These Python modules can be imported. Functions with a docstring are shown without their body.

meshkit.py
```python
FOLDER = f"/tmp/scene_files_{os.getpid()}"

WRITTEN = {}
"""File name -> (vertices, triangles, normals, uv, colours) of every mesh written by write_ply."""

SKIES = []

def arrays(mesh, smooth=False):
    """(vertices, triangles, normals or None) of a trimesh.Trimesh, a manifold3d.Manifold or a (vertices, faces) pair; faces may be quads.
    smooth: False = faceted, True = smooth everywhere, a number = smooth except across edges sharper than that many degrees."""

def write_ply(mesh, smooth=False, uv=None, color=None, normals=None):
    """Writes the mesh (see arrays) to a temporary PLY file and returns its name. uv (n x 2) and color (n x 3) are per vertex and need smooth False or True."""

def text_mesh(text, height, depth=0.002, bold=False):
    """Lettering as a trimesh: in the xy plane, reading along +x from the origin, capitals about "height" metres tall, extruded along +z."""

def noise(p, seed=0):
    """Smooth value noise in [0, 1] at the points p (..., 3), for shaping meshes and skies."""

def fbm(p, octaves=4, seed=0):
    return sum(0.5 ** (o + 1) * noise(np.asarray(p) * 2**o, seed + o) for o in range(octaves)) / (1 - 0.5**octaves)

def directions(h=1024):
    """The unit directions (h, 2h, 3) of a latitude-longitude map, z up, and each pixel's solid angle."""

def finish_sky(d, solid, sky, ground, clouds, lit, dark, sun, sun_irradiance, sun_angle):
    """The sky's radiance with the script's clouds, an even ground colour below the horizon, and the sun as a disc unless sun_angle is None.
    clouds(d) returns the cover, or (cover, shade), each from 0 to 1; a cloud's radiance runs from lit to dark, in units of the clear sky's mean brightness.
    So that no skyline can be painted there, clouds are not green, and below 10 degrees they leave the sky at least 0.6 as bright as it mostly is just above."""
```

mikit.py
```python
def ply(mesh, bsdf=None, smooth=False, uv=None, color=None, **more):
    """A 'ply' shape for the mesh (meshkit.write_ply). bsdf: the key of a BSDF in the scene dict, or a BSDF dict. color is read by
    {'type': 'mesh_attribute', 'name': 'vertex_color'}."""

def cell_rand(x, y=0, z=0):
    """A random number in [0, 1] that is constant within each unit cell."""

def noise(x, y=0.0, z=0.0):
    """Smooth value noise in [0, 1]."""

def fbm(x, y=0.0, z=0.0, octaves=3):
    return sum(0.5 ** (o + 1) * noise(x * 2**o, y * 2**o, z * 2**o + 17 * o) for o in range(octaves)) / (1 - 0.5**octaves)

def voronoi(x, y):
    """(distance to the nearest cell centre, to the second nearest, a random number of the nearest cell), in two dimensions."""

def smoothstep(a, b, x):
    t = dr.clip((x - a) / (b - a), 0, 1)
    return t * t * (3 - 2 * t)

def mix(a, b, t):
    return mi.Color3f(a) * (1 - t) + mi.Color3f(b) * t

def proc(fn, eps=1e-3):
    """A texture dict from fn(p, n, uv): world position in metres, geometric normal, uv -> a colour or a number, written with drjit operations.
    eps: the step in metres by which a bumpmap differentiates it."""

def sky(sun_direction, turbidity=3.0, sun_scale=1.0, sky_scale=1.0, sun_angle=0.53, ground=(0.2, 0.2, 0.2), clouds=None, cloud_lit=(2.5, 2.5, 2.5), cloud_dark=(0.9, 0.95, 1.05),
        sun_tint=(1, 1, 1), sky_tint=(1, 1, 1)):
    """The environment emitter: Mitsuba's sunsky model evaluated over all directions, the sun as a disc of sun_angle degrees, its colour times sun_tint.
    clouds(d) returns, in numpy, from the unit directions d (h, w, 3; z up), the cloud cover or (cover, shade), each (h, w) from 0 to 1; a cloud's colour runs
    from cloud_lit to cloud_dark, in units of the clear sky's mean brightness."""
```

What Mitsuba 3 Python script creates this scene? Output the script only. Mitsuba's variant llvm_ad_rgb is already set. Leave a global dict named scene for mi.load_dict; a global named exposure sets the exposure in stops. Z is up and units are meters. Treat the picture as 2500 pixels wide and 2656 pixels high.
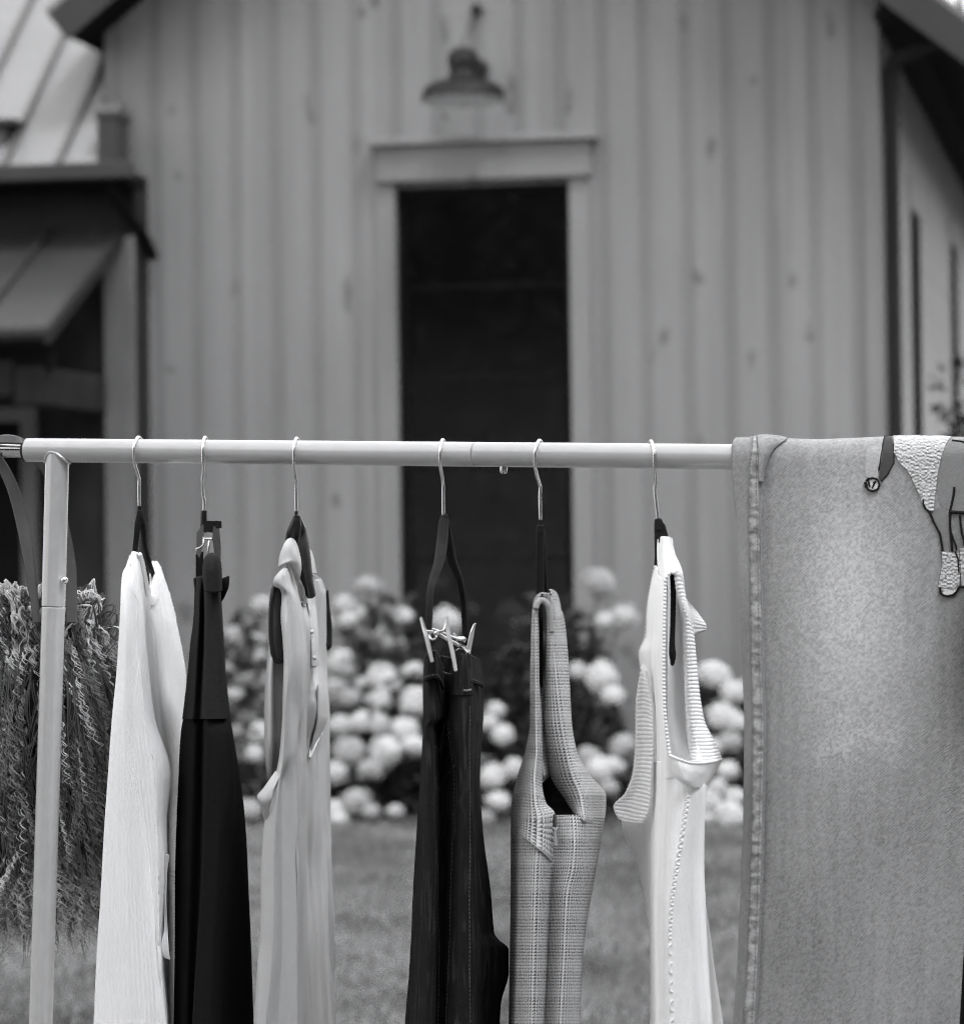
import math, random
import numpy as np, trimesh
import drjit as dr
import mitsuba as mi
import mikit
from mikit import proc, noise, fbm, cell_rand, smoothstep, mix, ply
from scipy.interpolate import PchipInterpolator
from scipy.spatial.transform import Rotation
import meshkit

T = mi.ScalarTransform4f
scene, labels = {'type': 'scene'}, {}
rng = np.random.default_rng(7)

# ---------------------------------------------------------------- camera, sky, exposure
ROLL, PITCH = math.radians(0.7), 0.015443
scene['camera'] = {'type': 'thinlens', 'fov': 15.816, 'fov_axis': 'x', 'aperture_radius': 0.0072, 'focus_distance': 3.99,
    'near_clip': 0.1, 'far_clip': 400.0,
    'to_world': T().look_at(origin=[0, 0, 1.45], target=[0, math.cos(PITCH), 1.45 + math.sin(PITCH)],
                            up=[math.sin(ROLL), -math.sin(PITCH) * math.cos(ROLL), math.cos(PITCH) * math.cos(ROLL)])}
# a bright, thinly overcast day: even cloud, the sun only a soft patch up to the right of the camera
scene['sky'] = mikit.sky((0.30, -0.45, 1.0), turbidity=3, sun_scale=0.24, sun_angle=18, sun_tint=(0.8213, 1.0, 1.3576),
    clouds=lambda d: 1.0, cloud_lit=(2.5, 2.5, 2.5), cloud_dark=(2.5, 2.5, 2.5))
exposure = 2.76

# ---------------------------------------------------------------- materials (the photograph is black and white: every material is a grey)
def g3(v): return {'type': 'rgb', 'value': [float(v)] * 3}
def mat(key, v, rough=0.8, spec=0.3, bump=None, **more):
    """v: a grey or a function (p, n, uv) -> grey; bump: (height in metres, function, step)."""
    b = {'type': 'principled', 'base_color': proc(v) if callable(v) else g3(v), 'roughness': rough, 'specular': spec, **more}
    if bump:
        b = {'type': 'bumpmap', 'scale': bump[0], 'arbitrary': proc(bump[1], bump[2]), 'bsdf': b}
    scene[key] = {'type': 'twosided', 'bsdf': b}
def C(v): return mi.Color3f(v)

HC, HS = math.cos(math.radians(11)), math.sin(math.radians(11))       # the barn stands turned by 11 degrees
def along(p): return p.x * HC - (p.y - 20.9) * HS
def wood(base, width, knots):
    def fn(p, n, uv):
        u = along(p) + 0.383 * p.y * 0
        w = p.x * HS + p.y * HC                                        # depth behind the front
        i = dr.floor(u / width + 0.5)
        tone = 0.93 + 0.14 * cell_rand(i, 3.0, 5.0)
        grain = fbm(u * 70 + w * 40, p.z * 1.6, i * 7.3, 3)
        blotch = fbm(u * 3 + 11, p.z * 1.1, w + 3, 3)
        cu, cz = u * 3.4 + 0.5 * noise(u * 4, p.z * 3, 1.0), p.z * 1.9 + 0.4 * noise(u * 5, p.z * 5, 2.0)
        k1, k2, r = mikit.voronoi(cu, cz)
        kn = (1 - smoothstep(0.02, 0.16, k1 + 0.10 * (noise(u * 30, p.z * 22, 4.0) - 0.5))) * dr.select(r > 0.62, 1.0, 0.0) * knots
        return C(base * tone * (0.80 + 0.22 * grain + 0.20 * blotch) * (1 - 0.42 * kn))
    return fn
mat('siding', wood(0.28, 0.2525, 1.0), 0.75)
mat('siding_strip', wood(0.235, 0.2525, 0.6), 0.8)
mat('trim_wood', wood(0.27, 0.9, 0.3), 0.7)
mat('lintel_wood', wood(0.25, 0.9, 0.6), 0.75)
mat('side_siding', wood(0.26, 0.6, 0.4), 0.75)
mat('dark_wood', lambda p, n, uv: C(0.020 + 0.018 * fbm(p.x * 9, p.y * 9, p.z * 3)), 0.85, 0.1)
mat('post_wood', lambda p, n, uv: C(0.135 + 0.06 * fbm(p.x * 25, p.y * 25, p.z * 3)), 0.8)
mat('black_trim', lambda p, n, uv: C(0.007 + 0.006 * fbm(p.x * 6, p.y * 6, p.z * 6)), 0.85, 0.08)
mat('fascia_paint', lambda p, n, uv: C(0.04 + 0.02 * fbm(p.x * 4, p.y * 4, p.z * 4)), 0.6)
mat('roof_metal', lambda p, n, uv: C(0.20 + 0.05 * fbm(p.x * 2.5, p.y * 2.5, p.z * 2.5)), 0.42, 0.5)
mat('pipe_paint', lambda p, n, uv: C(0.014 + 0.008 * fbm(p.x * 5, p.y * 5, p.z * 5)), 0.6, 0.3)
mat('roof_seam', 0.10, 0.45, 0.5)
mat('awning_metal', lambda p, n, uv: C(0.028 + 0.018 * fbm(p.x * 3, p.y * 3, p.z * 3)), 0.42, 0.5)
mat('room', 0.22, 0.9)
mat('lamp_enamel', 0.012, 0.55, 0.4)
mat('lamp_inside', 0.82, 0.4, 0.5)
scene['pane_glass'] = {'type': 'thindielectric', 'int_ior': 1.5}
scene['bulb_glass'] = {'type': 'thindielectric', 'int_ior': 1.5}
mat('lawn_soil', lambda p, n, uv: C(0.11 + 0.05 * fbm(p.x * 2.2, p.y * 1.1, 0, 4)), 0.95, 0.1)
mat('grass_blade', lambda p, n, uv: C(0.155 + 0.13 * smoothstep(0.3, 0.7, fbm(p.x * 2.6, p.y * 1.3, 3.0, 4))), 0.7, 0.25)
mat('mulch', lambda p, n, uv: C(0.02 + 0.05 * fbm(p.x * 20, p.y * 20, p.z * 20)), 0.95, 0.1)
def leafmat(key, v, dt=0.35):
    scene[key] = {'type': 'principledthin', 'base_color': g3(v), 'roughness': 0.55, 'diff_trans': dt, 'spec_trans': 0.0}
leafmat('hydrangea_leaf', 0.06)
leafmat('hydrangea_leaf_pale', 0.12)
leafmat('shrub_leaf', 0.035)
leafmat('conifer_needles', 0.085, 0.2)
mat('bark', lambda p, n, uv: C(0.05 + 0.05 * fbm(p.x * 14, p.y * 14, p.z * 4)), 0.9)
leafmat('petal_white', 0.80, 0.5)
leafmat('petal_cream', 0.70, 0.5)
leafmat('petal_fading', 0.54, 0.5)
# rack
mat('rack_paint', lambda p, n, uv: C(0.40 + 0.05 * fbm(p.x * 60, p.y * 60, p.z * 60, 3)), 0.13, 0.95, clearcoat=1.0, clearcoat_gloss=0.98)
mat('rubber', 0.015, 0.6)
scene['chrome'] = {'type': 'roughconductor', 'material': 'none', 'specular_reflectance': g3(0.72), 'alpha': 0.06}
scene['wire_metal'] = {'type': 'roughconductor', 'material': 'none', 'specular_reflectance': g3(0.80), 'alpha': 0.16}
mat('clip_metal', 0.50, 0.28, 0.5, metallic=0.6)
mat('wool_tuft', lambda p, n, uv: C(0.36 + 0.16 * noise(p.x * 520, p.y * 520, p.z * 520)), 0.95, 0.1)
mat('velvet', lambda p, n, uv: C(0.010 + 0.012 * fbm(p.x * 220, p.y * 220, p.z * 220, 2)), 0.95, 0.1, sheen=0.35)
mat('black_plastic', 0.012, 0.3, 0.5)
mat('hanger_grey', lambda p, n, uv: C(0.055 + 0.01 * noise(p.x * 300, p.y * 300, p.z * 300)), 0.5, 0.4)
mat('strap_leather', lambda p, n, uv: C(0.085 + 0.05 * fbm(p.x * 90, p.y * 90, p.z * 30)), 0.5, 0.4)
mat('fur_skin', 0.03, 0.95, 0.1)
mat('fur_dark', 0.07, 0.6, 0.4)
mat('fur_mid', 0.22, 0.55, 0.4)
mat('fur_tip', 0.66, 0.5, 0.4)
# cloth
TAU = 2 * math.pi
def weave(uv, f): return noise(uv.x * f, uv.y * f, 0.0)
mat('white_rib', lambda p, n, uv: C(0.80 * (0.95 + 0.07 * weave(uv, 1400) + 0.02 * noise(uv.x * 60, uv.y * 12))), 0.95, 0.1,
    bump=(0.0004, lambda p, n, uv: noise(uv.x * 700, uv.y * 400), 0.0003), sheen=0.3)
mat('white_knit', lambda p, n, uv: C(0.85 * (0.92 + 0.10 * weave(uv, 800))), 0.95, 0.1,
    bump=(0.0003, lambda p, n, uv: noise(uv.x * 700, uv.y * 600), 0.0003), sheen=0.3)
mat('white_band', lambda p, n, uv: C(0.80 * (0.93 + 0.10 * weave(uv, 1100))), 0.95, 0.1,
    bump=(0.0008, lambda p, n, uv: 0.5 + 0.5 * dr.sin(uv.y * (TAU / 0.0046)) + 0.3 * noise(uv.x * 900, uv.y * 900), 0.0004), sheen=0.3)
mat('white_thread', 0.78, 0.9, 0.1)
mat('dark_knit', lambda p, n, uv: C(0.017 + 0.011 * weave(uv, 900)), 0.95, 0.08, bump=(0.0003, lambda p, n, uv: weave(uv, 1200), 0.0003), sheen=0.08)
mat('black_velour', lambda p, n, uv: C(0.0080 + 0.004 * noise(uv.x * 240, uv.y * 1500)), 0.95, 0.05, sheen=0.02)
mat('satin_grey', lambda p, n, uv: C(0.42 + 0.03 * weave(uv, 1100)), 0.5, 0.3, bump=(0.0003, lambda p, n, uv: fbm(uv.x * 60, uv.y * 25, 0.0), 0.001), sheen=0.2)
mat('satin_trim', 0.66, 0.45, 0.3)
mat('button', 0.62, 0.25, 0.5)
def blackdenim(p, n, uv):
    worn = smoothstep(0.50, 0.80, fbm(uv.x * 240, uv.y * 35, 2.0, 4))
    return C(0.008 + 0.008 * weave(uv, 900) + 0.020 * worn)
mat('black_denim', blackdenim, 0.9, 0.12, bump=(0.0004, lambda p, n, uv: weave(uv, 900), 0.0003))
mat('black_denim_thread', 0.17, 0.8, 0.2)
def houndstooth(p, n, uv):
    P = 0.0037
    a, b = uv.x / P, uv.y / P
    f, h = a - dr.floor(a), b - dr.floor(b)
    warp, weft = dr.select(f < 0.5, 1.0, 0.0), dr.select(h < 0.5, 1.0, 0.0)
    twill = dr.select((f + h - dr.floor(f + h)) < 0.5, 1.0, 0.0)
    dark = dr.select(warp + weft > 1.5, 1.0, dr.select(warp + weft > 0.5, 0.75 * twill, 0.0))
    A, B = uv.x / 0.036, uv.y / 0.030
    A, B = A - dr.floor(A), B - dr.floor(B)
    band = dr.select(B < 0.5, 1.0, 0.82) * dr.select(A < 0.55, 1.0, 0.92)
    line = dr.select(B > 0.93, 0.5, 0.0)
    return C((0.50 + 0.06 * weave(uv, 1100)) * (1 - 0.90 * dr.minimum(1.0, dark * band + line * warp)))
mat('houndstooth', houndstooth, 0.92, 0.12, bump=(0.0004, lambda p, n, uv: weave(uv, 900), 0.0003), sheen=0.1)
mat('lining', 0.022, 0.5, 0.4)
mat('zip_metal', 0.30, 0.4, 0.5)
def lightdenim(p, n, uv):
    grain = noise(uv.x * 620 + uv.y * 620, uv.y * 240 - uv.x * 240, 1.0)
    salt = fbm(uv.x * 400, uv.y * 400, 4.0, 2)
    fade = fbm(uv.x * 9 + 3.1, uv.y * 3.2 + 0.4, 0.0, 3)
    du, dv = (uv.x - 0.135) / 0.06, (uv.y - 0.43) / 0.16
    worn = dr.exp(-(du * du + dv * dv)) * (0.55 + 0.9 * salt)
    streak = noise(uv.x * 160, uv.y * 9, 7.0)
    twill = dr.sin((uv.x * 0.8 + uv.y) * (TAU / 0.0031))
    cv = (uv.y - 0.585 - 0.02 * dr.sin(uv.x * 30)) / 0.022
    crease = dr.exp(-cv * cv) * smoothstep(0.07, 0.13, uv.x) * (1 - smoothstep(0.17, 0.22, uv.x))
    return C(0.295 * (0.66 + 0.36 * grain + 0.30 * salt + 0.30 * (fade - 0.5) + 0.16 * (streak - 0.5)) + 0.03 * twill + 0.25 * worn + 0.13 * crease * salt)
mat('light_denim', lightdenim, 0.92, 0.12, bump=(0.0006, lambda p, n, uv: noise(uv.x * 900 + uv.y * 900, uv.y * 380 - uv.x * 380, 1.0), 0.0003))
mat('denim_seam', lambda p, n, uv: C(0.12 + 0.32 * noise(uv.x * 110, uv.y * 230, 1.0) + 0.16 * weave(uv, 700)), 0.92, 0.12, bump=(0.0012, lambda p, n, uv: noise(uv.x * 110, uv.y * 230, 1.0), 0.0004))
mat('boucle', lambda p, n, uv: C(0.50 + 0.16 * noise(p.x * 700, p.y * 700, p.z * 700)), 0.95, 0.1, bump=(0.0025, lambda p, n, uv: noise(p.x * 480, p.y * 480, p.z * 480), 0.0005))
mat('felt_dark', lambda p, n, uv: C(0.06 + 0.03 * noise(p.x * 900, p.y * 900, p.z * 900)), 0.95, 0.1)
mat('felt_grey', lambda p, n, uv: C(0.20 + 0.08 * noise(p.x * 900, p.y * 900, p.z * 900)), 0.95, 0.1)
mat('black_thread', 0.010, 0.7, 0.2)
mat('paper_label', 0.72, 0.8, 0.2)

# ---------------------------------------------------------------- mesh helpers
COUNT = {}
def numbered(key):
    COUNT[key] = COUNT.get(key, 0) + 1
    return key if COUNT[key] == 1 else f'{key}_{COUNT[key] - 1:03d}'
def thing(name, label, cat, group=None):
    key = numbered(name)
    labels[key] = {'label': label, 'category': cat}
    if group: labels[key]['group'] = group
    return key
def put(parent, name, mesh, bsdf, smooth=40, uv=None, label=None, kind=None, **more):
    """One mesh as one entry: a part of its parent, or a piece of the setting when parent is None."""
    key = numbered(f'{parent}__{name}' if parent else name)
    scene[key] = ply(mesh, bsdf, smooth, uv=uv, **more)
    if label or kind:
        labels[key] = {k: v for k, v in (('label', label), ('kind', kind)) if v}
    return key
def cat(ms): return trimesh.util.concatenate([trimesh.Trimesh(*m, process=False) if isinstance(m, tuple) else m for m in ms])
def box(x0, x1, y0, y1, z0, z1, b=0.0):
    """A box, its long edges bevelled by b."""
    m = trimesh.creation.box(extents=[x1 - x0, y1 - y0, z1 - z0])
    if b:
        import manifold3d as m3
        s = np.array([x1 - x0, y1 - y0, z1 - z0]) / 2
        pts = [[sx * (s[0] - b * (a != 0)), sy * (s[1] - b * (a != 1)), sz * (s[2] - b * (a != 2))] for sx in (-1, 1) for sy in (-1, 1) for sz in (-1, 1) for a in range(3)]
        m = trimesh.convex.convex_hull(np.array(pts))
    m.apply_translation([(x0 + x1) / 2, (y0 + y1) / 2, (z0 + z1) / 2])
    return m
def tube(path, r, sides=10, caps=True, flat=1.0):
    """A round bar along the path; r one radius or one per point; flat squeezes it across."""
    p = np.asarray(path, float)
    t = np.gradient(p, axis=0); t /= np.linalg.norm(t, axis=1, keepdims=True) + 1e-12
    up = np.array([0.31, 0.93, 0.2]) if abs(t[0] @ [0.31, 0.93, 0.2]) < 0.9 else np.array([0, 0, 1.0])
    a = np.zeros_like(p)
    for i in range(len(p)):
        up = up - t[i] * (up @ t[i]); up = up / (np.linalg.norm(up) + 1e-12); a[i] = up
    b = np.cross(t, a); r = np.broadcast_to(r, (len(p),))
    ang = np.arange(sides) * TAU / sides
    v = p[:, None] + r[:, None, None] * (np.cos(ang)[None, :, None] * a[:, None] + flat * np.sin(ang)[None, :, None] * b[:, None])
    i, j = np.meshgrid(np.arange(len(p) - 1), np.arange(sides), indexing='ij')
    k = (j + 1) % sides
    q = np.stack([i * sides + j, i * sides + k, (i + 1) * sides + k, (i + 1) * sides + j], -1).reshape(-1, 4)
    f = np.vstack([q[:, [0, 1, 2]], q[:, [0, 2, 3]]]); v = v.reshape(-1, 3)
    if caps:
        n = len(v); v = np.vstack([v, p[0], p[-1]]); e = (len(p) - 1) * sides
        j = np.arange(sides); k = (j + 1) % sides
        f = np.vstack([f, np.stack([j * 0 + n, k, j], 1), np.stack([j * 0 + n + 1, e + j, e + k], 1)])
    return trimesh.Trimesh(v, f, process=False)
def curve(pts, n=24):
    p = np.asarray(pts, float)
    s = np.concatenate([[0], np.cumsum(np.linalg.norm(np.diff(p, axis=0), axis=1))])
    return PchipInterpolator(s, p)(np.linspace(0, s[-1], n))
def ball(c, r, sub=2, scale=(1, 1, 1)):
    m = trimesh.creation.icosphere(subdivisions=sub, radius=r); m.apply_scale(scale); m.apply_translation(c); return m
def lathe(profile, n=32):
    return trimesh.creation.revolve(np.asarray(profile, float), sections=n)

class Cloth:
    """A piece of cloth through rows of points (top to bottom): smooth surface, real thickness, uv in metres."""
    def __init__(self, rows, nu=48, nv=80, closed=False, thick=0.0016, wrinkle=0.0, seed=0, stretch=(14, 14, 3), rib=None, ribu=None, crease=0.0):
        R = np.array(rows, float)                                      # (rows, columns, 3)
        self.closed = closed
        k = R.shape[1]
        if closed:
            R = np.concatenate([R[:, -3:], R, R[:, :4]], 1); self.c0, self.c1 = 3.0, 3.0 + k
        else: self.c0, self.c1 = 0.0, k - 1.0
        self.ncol = R.shape[1]
        rowlen = np.linalg.norm(np.diff(R, axis=0), axis=2).mean(1); self.rv = np.concatenate([[0], np.cumsum(rowlen)])
        self.R = R
        us, vs = np.linspace(self.c0, self.c1, nu), np.linspace(0, self.rv[-1], nv)
        P = self.grid(us, vs)
        if wrinkle:
            N = self.normals(P)
            P = P + N * ((meshkit.fbm(P * np.array(stretch), 3, seed) - 0.5) * 2 * wrinkle)[..., None]
        if crease:                                                     # sharp hanging folds
            f = meshkit.fbm(P * np.array([30, 30, 3.2]) + [0, 0, 1.7 * seed], 2, seed + 50)
            P = P + self.normals(P) * (crease * (1 - 5 * np.minimum(np.abs(f - 0.5), 0.3)))[..., None]
        if rib:                                                        # knitted ribs running across: (period, height)
            run = np.concatenate([[0], np.cumsum(np.linalg.norm(np.diff(P, axis=0), axis=2).mean(1))])
            P = P + self.normals(P) * (np.sin(run * TAU / rib[0]) * rib[1])[:, None, None]
        if ribu:                                                       # ribs running down: (period, height)
            run = np.concatenate([[0], np.cumsum(np.linalg.norm(np.diff(P, axis=1), axis=2).mean(0))])
            P = P + self.normals(P) * (np.sin(run * TAU / ribu[0]) * ribu[1])[None, :, None]
        self.P, self.us, self.vs = P, us, vs
        N = self.normals(P)
        out = ((P - P.mean(1, keepdims=True)) * N).sum() if closed else -N[..., 1].sum()   # outwards; an open piece's outside faces the garden
        if out < 0: N = -N
        self.N, self.flip = N, out < 0
        U = np.concatenate([[0], np.cumsum(np.linalg.norm(np.diff(P, axis=1), axis=2).mean(0))])
        V = np.concatenate([[0], np.cumsum(np.linalg.norm(np.diff(P, axis=0), axis=2).mean(1))])
        uv = np.stack(np.broadcast_arrays(U[None], V[:, None]), -1).reshape(-1, 2)
        a, b = (P + N * thick / 2).reshape(-1, 3), (P - N * thick / 2).reshape(-1, 3)
        i, j = np.meshgrid(np.arange(nv - 1), np.arange(nu - 1), indexing='ij')
        q = np.stack([i * nu + j, (i + 1) * nu + j, (i + 1) * nu + j + 1, i * nu + j + 1], -1).reshape(-1, 4)
        f = np.vstack([q[:, [0, 1, 2]], q[:, [0, 2, 3]]])
        n = len(a); v = [a, b]; uvs = [uv, uv]; fs = [f, f[:, ::-1] + n]; off = 2 * n
        G = np.arange(n).reshape(nv, nu)
        for e in ([G[0], G[-1]] if closed else [G[0], G[-1], G[:, 0], G[:, -1]]):
            m = len(e); ax = P.reshape(-1, 3)[e]                       # a rounded edge: outer, middle (a little out), inner
            tang = np.gradient(ax, axis=0); out = np.cross(tang, N.reshape(-1, 3)[e]); out /= np.linalg.norm(out, axis=1, keepdims=True) + 1e-12
            if len(e) == nu and e[0] == 0: ref = P[1].mean(0) - P[0].mean(0)
            elif len(e) == nu: ref = P[-2].mean(0) - P[-1].mean(0)
            elif e[0] == 0: ref = P[:, 1].mean(0) - P[:, 0].mean(0)
            else: ref = P[:, -2].mean(0) - P[:, -1].mean(0)
            if (out.mean(0) @ ref) > 0: out = -out
            v += [a[e], ax + out * thick * 0.5, b[e]]; uvs += [uv[e]] * 3
            s = np.arange(m - 1)
            for o in (0, m):
                fs += [np.stack([off + o + s, off + o + s + 1, off + o + s + m + 1], 1), np.stack([off + o + s, off + o + s + m + 1, off + o + s + m], 1)]
            off += 3 * m
        self.mesh = trimesh.Trimesh(np.vstack(v), np.vstack(fs), process=False)
        self.uv = np.vstack(uvs)
    def grid(self, us, vs):
        A = PchipInterpolator(np.arange(self.ncol), self.R, axis=1)(us)
        return PchipInterpolator(self.rv, A, axis=0)(vs)
    def normals(self, P):
        du, dv = np.gradient(P, axis=1), np.gradient(P, axis=0)
        if self.closed:
            e = (P[:, 1] - P[:, -2]) / 2; du[:, 0] = e; du[:, -1] = e
        N = np.cross(du, dv); return N / (np.linalg.norm(N, axis=2, keepdims=True) + 1e-12)
    def on(self, path, lift=0.0008):
        """Points on the cloth at (column, row) of its rows, lifted off along the normal."""
        path = np.asarray(path, float)
        rowpos = np.interp(path[:, 1], np.arange(len(self.rv)), self.rv)
        fu = np.interp(path[:, 0] + self.c0, self.us, np.arange(len(self.us))); fv = np.interp(rowpos, self.vs, np.arange(len(self.vs)))
        from scipy.ndimage import map_coordinates
        get = lambda A: np.stack([map_coordinates(A[..., k], [fv, fu], order=1) for k in range(3)], 1)
        return get(self.P) + get(self.N) * lift
    def put(self, parent, name, bsdf, **kw):
        return put(parent, name, self.mesh, bsdf, True, uv=self.uv, **kw)
def bead(path, r, period=0.0042, depth=0.28, n=400):
    """A knitted edge: a cord of close small loops."""
    p = curve(path, n); s = np.concatenate([[0], np.cumsum(np.linalg.norm(np.diff(p, axis=0), axis=1))])
    return tube(p, r * (1 + depth * np.sin(s * TAU / period)), 7)
def stitches(path, length=0.0028, gap=0.0014, r=0.00035):
    """A row of single stitches along a path."""
    p = np.asarray(path, float); s = np.concatenate([[0], np.cumsum(np.linalg.norm(np.diff(p, axis=0), axis=1))])
    at = lambda x: np.stack([np.interp(x, s, p[:, k]) for k in range(3)], -1)
    ms = [tube(np.array([at(x), at(x + length / 2), at(x + length)]), [r * 0.7, r, r * 0.7], 5) for x in np.arange(0, s[-1] - length, length + gap)]
    return cat(ms)
def dense(path, n=160):
    p = np.asarray(path, float); return np.stack([np.interp(np.linspace(0, 1, n), np.linspace(0, 1, len(p)), p[:, k]) for k in range(p.shape[1])], 1)
def leaves(c, d, n, L, W, fold=0.25):
    """Folded leaves: centres c, directions d (to the tip), normals n, lengths L, widths W, in one mesh."""
    d = d / np.linalg.norm(d, axis=1, keepdims=True); s = np.cross(d, n); s /= np.linalg.norm(s, axis=1, keepdims=True) + 1e-9; n = np.cross(s, d)
    L, W = np.broadcast_to(L, len(c))[:, None], np.broadcast_to(W, len(c))[:, None]
    base, tip, mid = c, c + d * L - n * L * 0.12, c + d * L * 0.45
    v = np.stack([base, mid + s * W / 2 + n * W * fold, tip, mid - s * W / 2 + n * W * fold], 1).reshape(-1, 3)
    k = np.arange(len(c))[:, None] * 4
    return trimesh.Trimesh(v, np.vstack([k + [0, 1, 2], k + [0, 2, 3]]), process=False)
def unit(n):
    v = rng.normal(size=(n, 3)); return v / np.linalg.norm(v, axis=1, keepdims=True)

# ================================================================ the setting
def sheet(x0, x1, y0, y1, z, nx=2, ny=2, amp=0.0):
    X, Yv = np.meshgrid(np.linspace(x0, x1, nx), np.linspace(y0, y1, ny))
    P = np.stack([X, Yv, np.full_like(X, z)], -1)
    if amp: P[..., 2] += amp * (meshkit.fbm(P * [0.5, 0.5, 1], 3, 5) - 0.5)
    i, j = np.meshgrid(np.arange(ny - 1), np.arange(nx - 1), indexing='ij')
    q = np.stack([i * nx + j, i * nx + j + 1, (i + 1) * nx + j + 1, (i + 1) * nx + j], -1).reshape(-1, 4)
    return trimesh.Trimesh(P.reshape(-1, 3), np.vstack([q[:, [0, 1, 2]], q[:, [0, 2, 3]]]), process=False)
put(None, 'lawn', sheet(-90, 90, -90, 110, 0.0), 'lawn_soil', False, kind='structure')

# ---- the barn's own axes: u along its front (to the right), o out of its front towards the rack, z up
BARN = T().translate([0, 20.9, 0]).rotate([0, 0, 1], -11)
BM = np.array([[HC, HS, 0, 0], [-HS, HC, 0, 20.9], [0, 0, 1, 0], [0, 0, 0, 1.0]])
def W(u, o, z): return (BM @ np.array([u, -o, z, 1.0]))[:3]
def place(m): m = m.copy(); m.apply_transform(BM); return m
def hb(u0, u1, o0, o1, z0, z1, b=0.0): return place(box(u0, u1, -o1, -o0, z0, z1, b))
def hull(pts): return place(trimesh.convex.convex_hull(np.array([[u, -o, z] for u, o, z in pts])))
def plate(poly, holes, lo, hi, axis):
    """A wall slab: polygon (horizontal, z) with holes; axis 'o': it stands across o from lo to hi, axis 'u': across u."""
    from shapely.geometry import Polygon
    m = trimesh.creation.extrude_polygon(Polygon(poly, holes), hi - lo, engine='earcut')
    v = m.vertices.copy()
    m.vertices = np.stack([v[:, 0], -(v[:, 2] + lo), v[:, 1]], 1) if axis == 'o' else np.stack([v[:, 2] + lo, -v[:, 0], v[:, 1]], 1)
    m.fix_normals()
    return place(m)

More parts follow.
